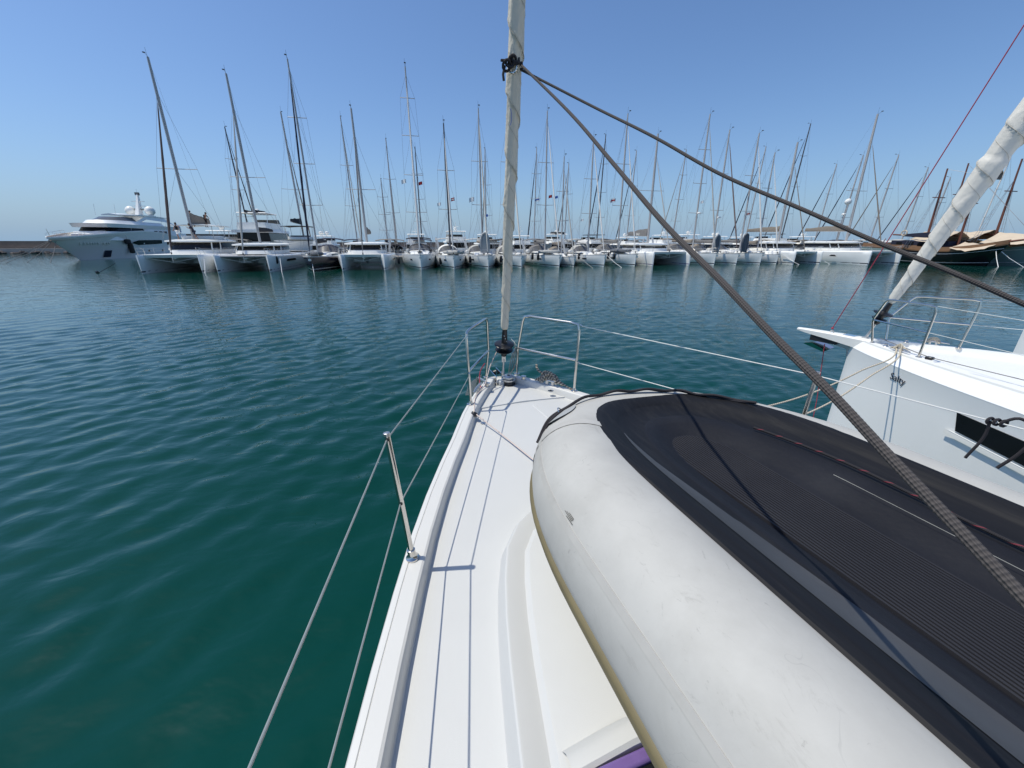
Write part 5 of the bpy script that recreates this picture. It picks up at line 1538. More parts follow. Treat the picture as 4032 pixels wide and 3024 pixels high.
# pulpit halves
HT = .64
for sg in (-1, 1):
    z0 = zr(.66)
    foot_ = P(.666, sg * .50, z0); corner = P(.666, sg * .515, z0 + HT)
    fr_top = P(.20, sg * .185, z0 + HT + .015)
    mid = P(.13, sg * .155, z0 + .315)
    ffoot = P(.07, sg * .17, zr(.07) + .01)
    def lerp(a, b, t): return tuple(np.array(a) + (np.array(b) - np.array(a)) * t)
    bend = lambda a, b, c, k=.12: [a, lerp(b, a, k), lerp(lerp(b, a, k * .35), lerp(b, c, k * .35), .5), lerp(b, c, k)]
    pts = [foot_, lerp(foot_, corner, .5), lerp(foot_, corner, .9), lerp(lerp(corner, foot_, .03), lerp(corner, fr_top, .05), .5), lerp(corner, fr_top, .16), lerp(corner, fr_top, .5), lerp(corner, fr_top, .86), lerp(lerp(fr_top, corner, .045), lerp(fr_top, mid, .06), .5), lerp(fr_top, mid, .16), mid, ffoot]
    g = G()
    g.tube(pts[:9] + [lerp(fr_top, mid, .9)] + [lerp(mid, ffoot, .08), ffoot], .0125, 12)
    pu = g.make('pulpit', chrome, own, label='port half of the polished bow pulpit' if sg < 0 else 'starboard half of the polished bow pulpit')
    g = G(); g.tube([lerp(foot_, corner, .47), mid], .0115, 10); g.make('mid_rail', chrome, pu)
    g = G(); g.lathe([(.034, 0), (.034, .006), (.020, .012), (.016, .03)], (foot_[0], foot_[1], foot_[2] - .001), 16); g.make('base_flange', chrome, pu)
    g = G(); g.lathe([(.030, 0), (.030, .006), (.018, .012)], (ffoot[0], ffoot[1], ffoot[2] - .006), 14); g.make('base_flange', chrome, pu)
    # rail-end eyes
    for q in (corner, lerp(foot_, corner, .47)):
        e = G(); e.tube([(q[0], q[1] - .012, q[2] - .005), (q[0] + sg * .004, q[1] - .05, q[2] - .012)], .006, 8); e.make('wire_eye', chrome, pu)
    # stanchions
    for s, w in ((2.25, 1.165), (4.35, 1.66), (6.6, 1.92)):
        a = P(s, sg * (w - .0), zr(s)); b_ = P(s - .01, sg * (w + .045), zr(s) + .645)
        g = G(); g.tube([a, b_], .0125, 14)
        sc = g.make('stanchion', chrome, own)
        ax_ = tuple(np.array(b_) - np.array(a))
        G().lathe([(.030, -.001), (.030, .009), (.024, .013), (.018, .028), (.0185, .052), (.015, .054)], a, 20, ax_).make('stanchion_base', chrome, sc)
        G().lathe([(.0135, -.010), (.0135, .002), (.010, .004)], b_, 14, ax_).make('stanchion_cap', steel_far, sc)
        for k in (.965, .485):
            q = lerp(a, b_, k)
            G().lathe([(.007, -.015), (.007, .015)], q, 10, (0, 1, 0)).make('wire_grommet', plastic, sc)
    for k, nm in ((.965, 'upper'), (.485, 'lower')):
        pts = [(corner if nm == 'upper' else lerp(foot_, corner, .47))]
        pts[0] = (pts[0][0], pts[0][1] - .05, pts[0][2] - .012)
        for s, w in ((2.25, 1.165), (4.35, 1.66), (6.6, 1.92)):
            a = P(s, sg * w, zr(s)); b_ = P(s - .01, sg * (w + .045), zr(s) + .645)
            pts.append(lerp(a, b_, k))
        g = G(); g.tube(pts, .0032, 8, False); g.make('lifeline', lifeline_m if sg < 0 else lifeline_w, own, label=nm + (' port lifeline wire' if sg < 0 else ' starboard white lifeline'))
# windlass
c = P(.175, .035, zd(.17) + .0)
wl_ = thing('windlass', 'small grey anchor windlass at the point of our bow deck', 'windlass', OWN @ Matrix.Translation(c))
G().lathe([(.075, 0), (.075, .015), (.06, .02), (.055, .05)], (0, 0, 0), 20).make('base', block_m, wl_)
G().lathe([(.06, .05), (.072, .058), (.072, .070), (.05, .078), (.05, .084), (.068, .09), (.066, .102), (.03, .110)], (0, 0, 0), 24).make('gypsy', steel_far, wl_)
G().lathe([(.016, .11), (.016, .114)], (0, 0, 0), 12).make('socket', plastic, wl_)
G().box((-.10, -.03, .0), (-.05, .06, .06)).make('motor_cover', clear_ball, wl_, bevel=.01)
# bow roller and anchor under the port side of the stem
an = thing('anchor', 'pale plough anchor hanging outside the port bow rail', 'anchor', OWN @ Matrix.Translation(P(.0, -.16, -1.42)))
g = G(); g.loft([[(-.02, .05, .10), (-.17, .02, .02), (-.20, .10, -.14), (-.05, .16, -.18)], [(-.01, .06, .09), (-.14, .05, .02), (-.16, .12, -.12), (-.04, .17, -.16)]], True, True, True); g.make('fluke', clear_ball, an, bevel=.006)
g = G(); g.tube([(-.04, -.2, .10), (-.05, .05, .06), (-.08, .13, -.08)], .016, 8); g.make('shank', steel_far, an)
g = G()
for dx in (-.075, .01):
    g.box((dx + skew(0), -.15, EYE - 1.385), (dx + .008 + skew(0), .17, EYE - 1.30))
ro = g.make('bow_roller', steel, own)
G().lathe([(.03, -.03), (.018, 0), (.03, .03)], (-.03 + skew(0), .14, EYE - 1.345), 14, (1, 0, 0)).make('roller', plastic, ro)
# fairleads: two chrome bollards on the rails
for s, w in ((.235, .175), (.31, -.235)):
    q = P(s, w, zr(s) + .001)
    G().lathe([(.032, 0), (.030, .005), (.020, .010), (.019, .024), (.028, .030), (.027, .036), (.012, .038)], q, 18).make('fairlead', chrome, own)
# mooring cleats
for (s, w, rz, lab) in ((.40, -.355, -.52, 'port bow cleat, bare'), (.46, .355, .60, 'starboard bow cleat under the rope')):
    M_ = OWN @ Matrix.Translation(P(s, w, zr(s) + .001)) @ Matrix.Rotation(rz, 4, 'Z')
    g = G(); g.tube([(0, -.13, .035), (0, -.06, .042), (0, .06, .042), (0, .13, .035)], [.008, .013, .013, .008], 10)
    g.box((-.012, -.045, 0), (.012, -.02, .04)); g.box((-.012, .02, 0), (.012, .045, .04))
    g.make('cleat', steel_far, own, M_, label=lab)
# forestay, furler, furled headsail
F0 = np.array(P(.10, .005, -1.335)); FD = np.array((-.030, -.235, 1.0))
FS = lambda h: tuple(F0 + FD * h)
g = G(); g.tube([FS(.50), FS(17)], .006, 8); g.make('forestay', wirem, own)
g = G()
g.box((F0[0] - .016, F0[1] - .004, F0[2] - .02), (F0[0] + .016, F0[1] + .004, F0[2] + .08))
g.tube([FS(.04), FS(.14), FS(.22)], [.013, .011, .010], 8)
g.box((F0[0] - .020 + FD[0] * .2, F0[1] - .006 + FD[1] * .2, F0[2] + .19), (F0[0] + .020 + FD[0] * .2, F0[1] + .006 + FD[1] * .2, F0[2] + .29))
ch = g.make('chainplate', steel_far, own)
dr = G().lathe([(.022, -.10), (.030, -.085), (.033, -.045), (.033, -.04), (.050, -.038), (.085, -.035), (.088, -.028), (.040, -.022), (.040, .020), (.050, .022), (.094, .024), (.098, .032), (.090, .037), (.040, .040), (.030, .05), (.026, .16), (.022, .19), (.010, .195)], FS(.355), 28, tuple(FD)).make('furler_drum', plastic, own)
g = G(); g.tube(path([tuple(np.array(FS(.34)) + np.array((.05, -.075, -.04))), tuple(np.array(FS(.34)) + np.array((.088, -.065, .0))), tuple(np.array(FS(.36)) + np.array((.092, -.055, .04))), tuple(np.array(FS(.38)) + np.array((.05, -.06, .07)))], 4), .004, 6); g.make('drum_guard', chrome, dr)
for a in range(3):
    q = np.array(FS(.42 + .03 * a)); G().ball(tuple(q + np.array((.012 - .012 * a, -.027, 0))), .006, 6).make('drum_screw', chrome, dr)
def wrap(pitch, amp, seed, f2=3):
    r_ = np.random.default_rng(seed)
    ph = r_.uniform(0, 6.28, 6)
    def shape(a, L):
        k = (a / (2 * math.pi) + L / pitch) % 1.0
        step = (1 - k) ** 1.6
        k2 = (a / (2 * math.pi) - L / (pitch * 2.3) + .4) % 1.0
        return 1 + amp * step + amp * .35 * (1 - k2) ** 3 + amp * .16 * math.sin(f2 * a + ph[0] + 5.0 * L) * math.sin(3.1 * L + ph[1]) + amp * .15 * math.sin(7 * a + ph[2] - 9 * L)
    return shape
def furled(parent, f, h0, h1, rmap, m, seed, pitch=.42, amp=.16, n=40, step=.012, top=15.5, parent_frame=None):
    hs_ = np.concatenate([np.arange(h0, h1, step), np.arange(h1, top, .4)])
    rr = np.interp(hs_, rmap[0], rmap[1])
    g = G()
    g.tube([f(h) for h in hs_], rr, n, True, wrap(pitch, amp, seed))
    sail = g.make('furled_headsail', m, parent, smooth=60)
    q = G()
    hq = np.arange(h0 + .05, h1, .012)
    fd_ = np.array(f(1.0)) - np.array(f(0.0)); fd_ /= np.linalg.norm(fd_)
    n0 = np.cross(fd_, (0, 0, 1.0)); n0 /= np.linalg.norm(n0)
    b0 = np.cross(fd_, n0)
    L0_ = np.linalg.norm(np.array(f(1.0)) - np.array(f(0.0)))
    for off, rad_ in ((.03, .0016), (.62, .0011)):
        pts = []
        for h in hq:
            a = -2 * math.pi * ((h - h0) * L0_ / pitch) + off * 2 * math.pi
            r = float(np.interp(h, rmap[0], rmap[1])) * wrap(pitch, amp, seed)(a % (2 * math.pi), (h - h0) * L0_)
            pts.append(tuple(np.array(f(h)) + (r + .0008) * (math.cos(a) * n0 + math.sin(a) * b0)))
        q.tube(pts, rad_ * 1.6, 5)
    q.make('sail_seam', seam_m, sail)
    return sail
seam_m = mat('sail_seam_thread', (0.46, 0.42, 0.35), .85)
SAILP = mat('furled_sail_cloth', (0.66, 0.60, 0.49), 0.8, var=0.05, vscale=14, stain=.22, dark=(.50, .46, .38), sscale=9, bump=.30, bscale=26)
own_sail = furled(own, FS, .545, 4.2, ([.545, .56, .62, 1.2, 2.2, 3.2, 8, 15], [.020, .030, .032, .036, .043, .050, .058, .035]), SAILP, 3, pitch=.36, amp=.26)
# clew of the sail with the knot of the sheets
hc = 2.425
cc = np.array(FS(hc))
g = G()
g.tube([(.028 * math.cos(a), 0, .032 * math.sin(a)) for a in np.linspace(0, 2 * math.pi, 15)], .006, 6, False)
g.make('clew_ring', chrome, own_sail, OWN @ Matrix.Translation(tuple(cc + np.array((-.030, -.046, .0)))) @ Matrix.Rotation(-.5, 4, 'Z'))
g = G(); g.tube([tuple(cc + np.array((.046, -.006, .75))), tuple(cc + np.array((.043, -.030, .55))), tuple(cc + np.array((.015, -.053, .36))), tuple(cc + np.array((-.03, -.046, .22)))], .004, 6); g.make('leech_line', canvas_grey, own_sail)
g = G(); g.tube([tuple(cc + np.array((-.046 + .012 * math.cos(a), -.026 - .01 * math.cos(a), -.28 + .05 * math.sin(a)))) for a in np.linspace(-1.5, 1.5, 9)], .003, 6); g.make('sail_mark', mark_blue, own_sail)

# sheets: world points relative to the eye
def sheet_rope(name, label, pts, r, m, ext=None, n=24, step=None, shape=None):
    W_ = [(x, y, z + EYE) for x, y, z in pts]
    if ext: W_.append(ext)
    P_ = np.array(W_)
    L = np.concatenate([[0], np.cumsum(np.linalg.norm(np.diff(P_, axis=0), axis=1))])
    q = np.arange(0, L[-1], step or .05)
    D = np.stack([cr(L, P_[:, i], q) for i in range(3)], 1)
    g = G()
    g.tube(D, r, n, True, shape)
    return solo(g, name, label, 'rope', m, FR(*W_[0]), None, uv=True, smooth=60)
def braid(a, L):
    u, v = 5 * a, 2 * math.pi * L / .013
    return 1 + .055 * math.sin(u + v) * math.sin(u - v)
CLW = OWN @ Vector(tuple(cc))
st0 = (CLW.x + .035, CLW.y - .02, CLW.z - EYE + .03)
port_pts = [st0, (0.314, 2.124, 0.522), (0.383, 1.611, 0.258), (0.445, 1.155, 0.025), (0.479, 0.903, -0.088), (0.505, 0.714, -0.177), (0.523, 0.58, -0.236), (0.537, 0.478, -0.287), (0.547, 0.399, -0.324), (0.559, 0.312, -0.366)]
sheet_rope('headsail_sheet', 'thick grey braided sheet sweeping from the sail clew to the lower right corner', port_pts, .0073, sheet_m, (.63, -.45, EYE - .66), 30, .0026, braid)
stb_pts = [(st0[0], st0[1], st0[2] - .03), (0.498, 2.826, 0.78), (0.766, 2.35, 0.505), (0.967, 1.994, 0.285), (1.156, 1.658, 0.112), (1.284, 1.431, -0.007), (1.385, 1.252, -0.094), (1.465, 1.111, -0.169)]
sheet_rope('headsail_sheet', 'grey braided sheet running from the sail clew to the right edge above the other yacht', stb_pts, .0073, sheet_m, (2.0, .15, EYE - .60), 20, .0045, braid)
g = G()
for k in range(4):
    g.tube([tuple(np.array((-.04 + .02 * k, -.01, .015 * k)) + .026 * np.array((math.cos(a), .6 * math.sin(a), math.sin(a) * (1 if k % 2 else -1)))) for a in np.linspace(0, 6.0, 12)], .009, 7)
g.tube([(-.05, 0, .0), (-.065, -.01, -.05), (-.06, -.01, -.085)], .0085, 7)
g.tube([(-.04, 0, .03), (-.08, -.02, .02)], .0085, 7)
g.tube([(.0, -.02, .01), (.06, -.03, .02), (.075, .0, .0)], .0085, 7)
kn = OWN @ Vector(tuple(cc + np.array((-.035, -.045, .0))))
solo(g, 'rope_knot', 'black knotted bowlines on the clew of the furled headsail', 'knot', black_rope, FR(kn.x, kn.y, kn.z, TH), frame=FR(kn.x, kn.y, kn.z, TH))

# furling line along the port rail, through a block, then across the deck
LQ = lambda s, w, z: tuple(OWN @ Vector(P(s, w, z)))
g = G()
g.tube(path([LQ(.13, -.06, -1.02), LQ(.20, -.16, -1.15), LQ(.33, -.26, -1.29), LQ(.55, -.42, -1.315), LQ(.835, -.52, -1.335)], 8), .0045, 8)
g.tube(path([LQ(.845, -.518, -1.34), LQ(1.2, -.43, -1.365), LQ(1.65, -.325, -1.365), LQ(2.4, -.15, -1.33)], 8), .005, 8)
solo(g, 'furling_line', 'faded pink furling line crossing the fore deck under the dinghy', 'rope', pink_m, FR(*LQ(.84, -.52, -1.34)), uv=True)
g = G(); g.tube(path([LQ(.21, -.22, -1.12), LQ(.19, -.26, -1.20), LQ(.26, -.29, -1.31), LQ(.34, -.30, -1.33)], 5), .005, 7)
solo(g, 'rope_end', 'short red rope hanging inside the port pulpit', 'rope', red_rope, FR(*LQ(.19, -.26, -1.2)), uv=True)
g = G()
for k in range(3):
    g.tube(path([LQ(.12, .15 - .01 * k, -1.01), LQ(.10, .13 - .02 * k, -1.15), LQ(.11, .11 - .02 * k, -1.26 - .02 * k), LQ(.13, .135, -1.18), LQ(.13, .155, -1.02)], 5), .004, 6)
solo(g, 'lashing', 'thin grey cord looped over the starboard pulpit joint', 'cord', canvas_grey, FR(*LQ(.12, .15, -1.0)))
bk = thing('turning_block', 'small black turning block on the inner port rail', 'block', OWN @ Matrix.Translation(P(.85, -.525, -1.345)) @ Matrix.Rotation(.5, 4, 'Z'))
G().lathe([(.008, -.016), (.026, -.015), (.028, 0), (.026, .015), (.008, .016)], (0, 0, .0), 16, (1, .2, 1)).make('cheek', block_m, bk)
G().box((-.012, -.045, -.018), (.012, .0, -.006)).make('strap', steel, bk)
G().lathe([(.007, -.019), (.007, .019)], (0, 0, 0), 10, (1, .2, 1)).make('pin', chrome, bk)
# small pad eye on deck by the block
g = G(); g.lathe([(.022, 0), (.020, .003), (.008, .005)], P(.93, -.475, zd(.9) + .010), 12); g.make('deck_eye', steel_far, own)

# striped dock rope heaped on the starboard cleat
g = G()
r_ = np.random.default_rng(5)
for k in range(7):
    a0, a1 = r_.uniform(-.15, -.05), r_.uniform(.03, .16)
    y0, y1 = r_.uniform(-.045, .045, 2)
    z0 = .03 + .012 * k
    g.tube(path([(y0, a0, .03), (y0 * .4, a0 * .4, z0 + .02), (y1 * .3, a1 * .5, z0 + .02), (y1, a1, .025)], 5), .010, 8)
g.tube(path([(.02, .05, .10), (-.01, .12, .12), (.0, .16, .15), (.01, .17, .18)], 5), .011, 8)
g.tube(path([(.0, -.10, .06), (.015, -.18, .02), (.03, -.26, -.01), (.06, -.33, -.06), (.10, -.36, -.3)], 5), .010, 8)
Mc = OWN @ Matrix.Translation(P(.46, .355, zr(.46))) @ Matrix.Rotation(.60, 4, 'Z')
solo(g, 'dock_rope', 'striped brown and white dock rope heaped on the starboard bow cleat', 'rope', stripe_m, Mc, frame=Mc, uv=True)

# ------------------------------------------------------------------ upturned dinghy on the fore deck
DC, DZ, ROLL = .067, -.955, .043
def D(s, x, z): return P(max(s, 1.21), DC + x, DZ + z - ROLL * x)
din = thing('inflatable_dinghy', 'grey inflatable dinghy lashed upside down on the fore deck, ribbed black bottom up', 'dinghy', OWN @ Matrix.Translation(P(3.3, DC, -1.30)))
RT = .23
CLX, S_NOSE, S_STR, S_END = .584, 2.10, 2.98, 5.0
def u_path(hw, s0, s1=S_STR, ex=2.15, n=48, end=S_END):
    pts = [(s, -hw) for s in np.linspace(end, s1 + .02, 26)]
    for a in np.linspace(0, math.pi, n):
        cx, sy = math.cos(a), math.sin(a)
        pts.append((s1 - (s1 - s0) * abs(sy) ** (2 / ex), -hw * np.sign(cx) * abs(cx) ** (2 / ex)))
    pts += [(s, hw) for s in np.linspace(s1 + .02, end, 26)]
    return np.array(pts)
cp = u_path(CLX, S_NOSE)
tg = np.gradient(cp, axis=0); tg /= np.maximum(np.linalg.norm(tg, axis=1), 1e-9)[:, None]
no = np.stack([-tg[:, 1], tg[:, 0]], 1)
no *= np.sign((no * (cp - np.array([4.0, 0.0]))).sum(1))[:, None]
def bow_dz(s): return -.035 * max(0, (2.9 - s) / .75) ** 1.5
def on_tube(i, phi, dr=0.0):
    s, x = cp[i]
    r = RT + dr
    return D(s + no[i][0] * r * math.sin(phi), x + no[i][1] * r * math.sin(phi), r * math.cos(phi) + bow_dz(s))
N = len(cp)
g = G()
NP = 40
for_rings = [[on_tube(i, 2 * math.pi * j / NP) for j in range(NP)] for i in range(N)]
g.loft(for_rings, True, True, True)
g.make('tube', tubem, din, OWN, smooth=60)
# seam tapes along the flank and across the bow
def band(i0, i1, p0, p1, dr):
    return [[on_tube(i, p0, -.002), on_tube(i, p0 + .004, dr), on_tube(i, p1 - .004, dr), on_tube(i, p1, -.002)] for i in range(i0, i1)]
G().loft(band(0, N, R(58), R(64), .0022)).make('seam_tape', tape_m, din, OWN)
for i0 in (36, 62):
    G().loft([[on_tube(i0, R(p), .0022), on_tube(i0 + 1, R(p), .0022)] for p in range(-32, 100, 4)]).make('cross_seam', tape_m, din, OWN)
# rubbing strake with three ribs
for k in range(3):
    p0 = R(99 + 8.5 * k)
    G().loft([[on_tube(i, p0, -.004), on_tube(i, p0 + R(1.2), .011), on_tube(i, p0 + R(4), .016), on_tube(i, p0 + R(7), .011), on_tube(i, p0 + R(8.2), -.004)] for i in range(0, N)]).make('rub_strake', khaki, din, OWN, smooth=60)
# bottom skin: profile by distance inwards from the seam on the tube tops
def ring_in(d, z):
    q = u_path(CLX - .100 - d, S_NOSE + .045 + d * 1.05, S_STR + .05, 2.15 + .9 * math.exp(-d / .25))
    pts_ = []
    for s, x in q:
        zz = z
        if x > 0:                               # the skin reaches farther over the starboard tube
            t_ = min(1, x / .3)
            x += .075 * t_ * t_ * (3 - 2 * t_) * max(0, 1 - d / .30)
        if d < .2:
            e = float(np.min(np.hypot(cp[:, 0] - s, cp[:, 1] - x)))
            if e < RT:
                zz = max(zz, math.sqrt(RT * RT - e * e) + (.005 if d > 0 else -.004) + .02 * max(0, d) * 0)
        pts_.append(D(s, x, zz + bow_dz(s) * (1 - d / .5)))
    return pts_
def skin_part(name, prof, m, smooth=40):
    return G().loft([ring_in(d, z) for d, z in prof]).make(name, m, din, OWN, smooth=smooth)
skin_part('bottom_band', [(-.012, .2095), (-.004, .2175), (.024, .216), (.028, .212), (.034, .213), (.075, .204), (.080, .198), (.088, .195)], rubber2)
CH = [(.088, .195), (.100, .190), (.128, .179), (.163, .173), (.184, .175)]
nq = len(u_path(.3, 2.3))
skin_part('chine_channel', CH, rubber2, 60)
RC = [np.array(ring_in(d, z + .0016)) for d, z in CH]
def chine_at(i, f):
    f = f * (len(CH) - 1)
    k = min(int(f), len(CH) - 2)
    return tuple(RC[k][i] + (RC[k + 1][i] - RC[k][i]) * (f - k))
G().loft([[chine_at(i, .10 + .86 * f * min(1, max(0, (37 - i) / 16.0)) ** .8) for f in np.linspace(0, 1, 8)] for i in range(0, 37)]).make('grey_streak', chine_grey, din, OWN, smooth=60)  # paler grey strip on the near chine, narrowing towards the bow
skin_part('bottom_panel', [(.184, .175), (.192, .176), (.235, .158), (.285, .128), (.33, .108), (.40, .104), (.44, .103), (.482, .1025)], rubber, 60)
# worn edge of the far chine
sel = [(s, x) for s, x in u_path(CLX - .100 - .235, S_NOSE + .084 + .25, S_STR + .05, 2.15) if x > 0 and s > 2.9]
G().loft([[D(s, x - .0007, .1715), D(s, x, .1730), D(s, x + .0007, .1715)] for s, x in sel]).make('worn_edge', mat('worn_white_edge', (.30, .30, .27), .6, var=.9, vscale=6), din, OWN)
# ribbed keel mat
ng = 23
HWM = .150
g = G()
ridge = []
for k in range(ng):
    x0 = -HWM + 2 * HWM * k / ng
    wd = 2 * HWM / ng
    ridge += [(x0 + .0006, .1045), (x0 + wd * .08, .1165), (x0 + wd * .62, .1165), (x0 + wd * .70, .1045)]
ridge.append((HWM, .1035))
rings = []
for s in [2.44, 2.455, 2.47, 2.49, 2.52] + list(np.linspace(2.65, 4.9, 26)):
    lim = HWM * min(1.0,   .72 + (s - 2.44) * 5) if s < 2.50 else HWM
    rings.append([D(s, float(np.clip(x, -lim, lim)), z - (.006 if s < 2.445 else 0)) for x, z in ridge])
g.loft(rings)
g.make('ribbed_mat', ribm, din, OWN, smooth=25)
# lifting ring patch on the bow and the transom
i0 = int(N * .40)
g = G()
for rr_, dr in ((.075, .0015),):
    c0 = np.array(on_tube(i0, R(40), .002))
    ex = np.array(on_tube(i0 + 1, R(40), .002)) - np.array(on_tube(i0 - 1, R(40), .002)); ex /= np.linalg.norm(ex)
    ey = np.array(on_tube(i0, R(44), .002)) - np.array(on_tube(i0, R(36), .002)); ey /= np.linalg.norm(ey)
    ez = np.cross(ex, ey)
    if ez[2] < 0: ez = -ez
    cen = [tuple(c0 + ez * .004)]
    r1 = [tuple(c0 + rr_ * (math.cos(a) * ex * 1.5 + math.sin(a) * ey) - ez * (rr_ * math.sin(a)) ** 2 * 2.2 + ez * .003) for a in np.linspace(0, 2 * math.pi, 25)[:-1]]
    r0 = [tuple(c0 + .3 * rr_ * (math.cos(a) * ex * 1.5 + math.sin(a) * ey) + ez * .004) for a in np.linspace(0, 2 * math.pi, 25)[:-1]]
    g.loft([r1, r0], True, False, True)
pa = g.make('ring_patch', pvc, din, OWN)
g = G(); g.tube([tuple(c0 + ez * .012 + .017 * (math.cos(a) * ex + math.sin(a) * ez)) for a in np.linspace(0, 2 * math.pi, 15)], .003, 6, False); g.make('lifting_ring', chrome, pa, OWN)
g = G(); g.box((-.45, -.02, -.25), (.45, .02, .12)); g.make('transom', pvc_dark, din, OWN @ Matrix.Translation(D(4.85, 0, 0)))
# dark scuff and a scraped patch on the flank
g = G()
ii = [28 + k * .25 for k in range(5)]
def on_tube_f(i, phi, dr):
    a, b_ = np.array(on_tube(int(i), phi, dr)), np.array(on_tube(int(i) + 1, phi, dr))
    return tuple(a + (b_ - a) * (i - int(i)))
for k in range(4):
    p0 = R(52 + 1.1 * k)
    l0 = 27.2 + .35 * random.random(); l1 = l0 + .3 + .45 * random.random()
    g.loft([[on_tube_f(l0, p0, .0012), on_tube_f(l0, p0 + R(.8), .0012)], [on_tube_f(l1, p0 + R(.3), .0012), on_tube_f(l1, p0 + R(.7 + .3 * random.random()), .0012)]])
sc = g.make('scuff', mat('dark_scuff', (.09, .09, .085), .7), din, OWN)
sc['kind'] = 'stuff'
# rope lashed over the bow
idx = np.linspace(.38 * N, .63 * N, 14).astype(int)
ph = [78, 52, 34, 22, 14, 8, 4, 2, 0, -2, -4, -6, -6, -6]
pts = [on_tube(int(i), R(p), .008 + .010 * (k % 2)) for k, (i, p) in enumerate(zip(idx, ph))]
g = G(); g.tube(path(pts, 5), .0075, 8)
g.tube(path([tuple(np.array(p) + np.array((.01 * math.sin(k * 1.7), -.012, .006))) for k, p in enumerate(pts)], 5), .0068, 8)
g.v = [tuple(OWN @ Vector(v)) for v in g.v]
solo(g, 'lashing_rope', 'doubled black rope lying along the bow tube of the upturned dinghy', 'rope', black_rope, FR(*(OWN @ Vector(pts[0]))), uv=True)
# black cord with red flecks along the far chine
sel = [(s, x) for s, x in u_path(CLX - .100 - .135, S_NOSE + .084 + .14, S_STR + .05, 2.15) if x > .18 and s > 2.55]
pts = [D(s, x, .188 + .003 * math.sin(9 * s)) for s, x in sel]
g = G(); g.tube(path(pts, 3), .0055, 8)
g.v = [tuple(OWN @ Vector(v)) for v in g.v]
solo(g, 'grab_line', 'black cord with red flecks lying in the far chine of the dinghy', 'rope', fleck_rope, FR(*(OWN @ Vector(pts[-1]))), uv=True)
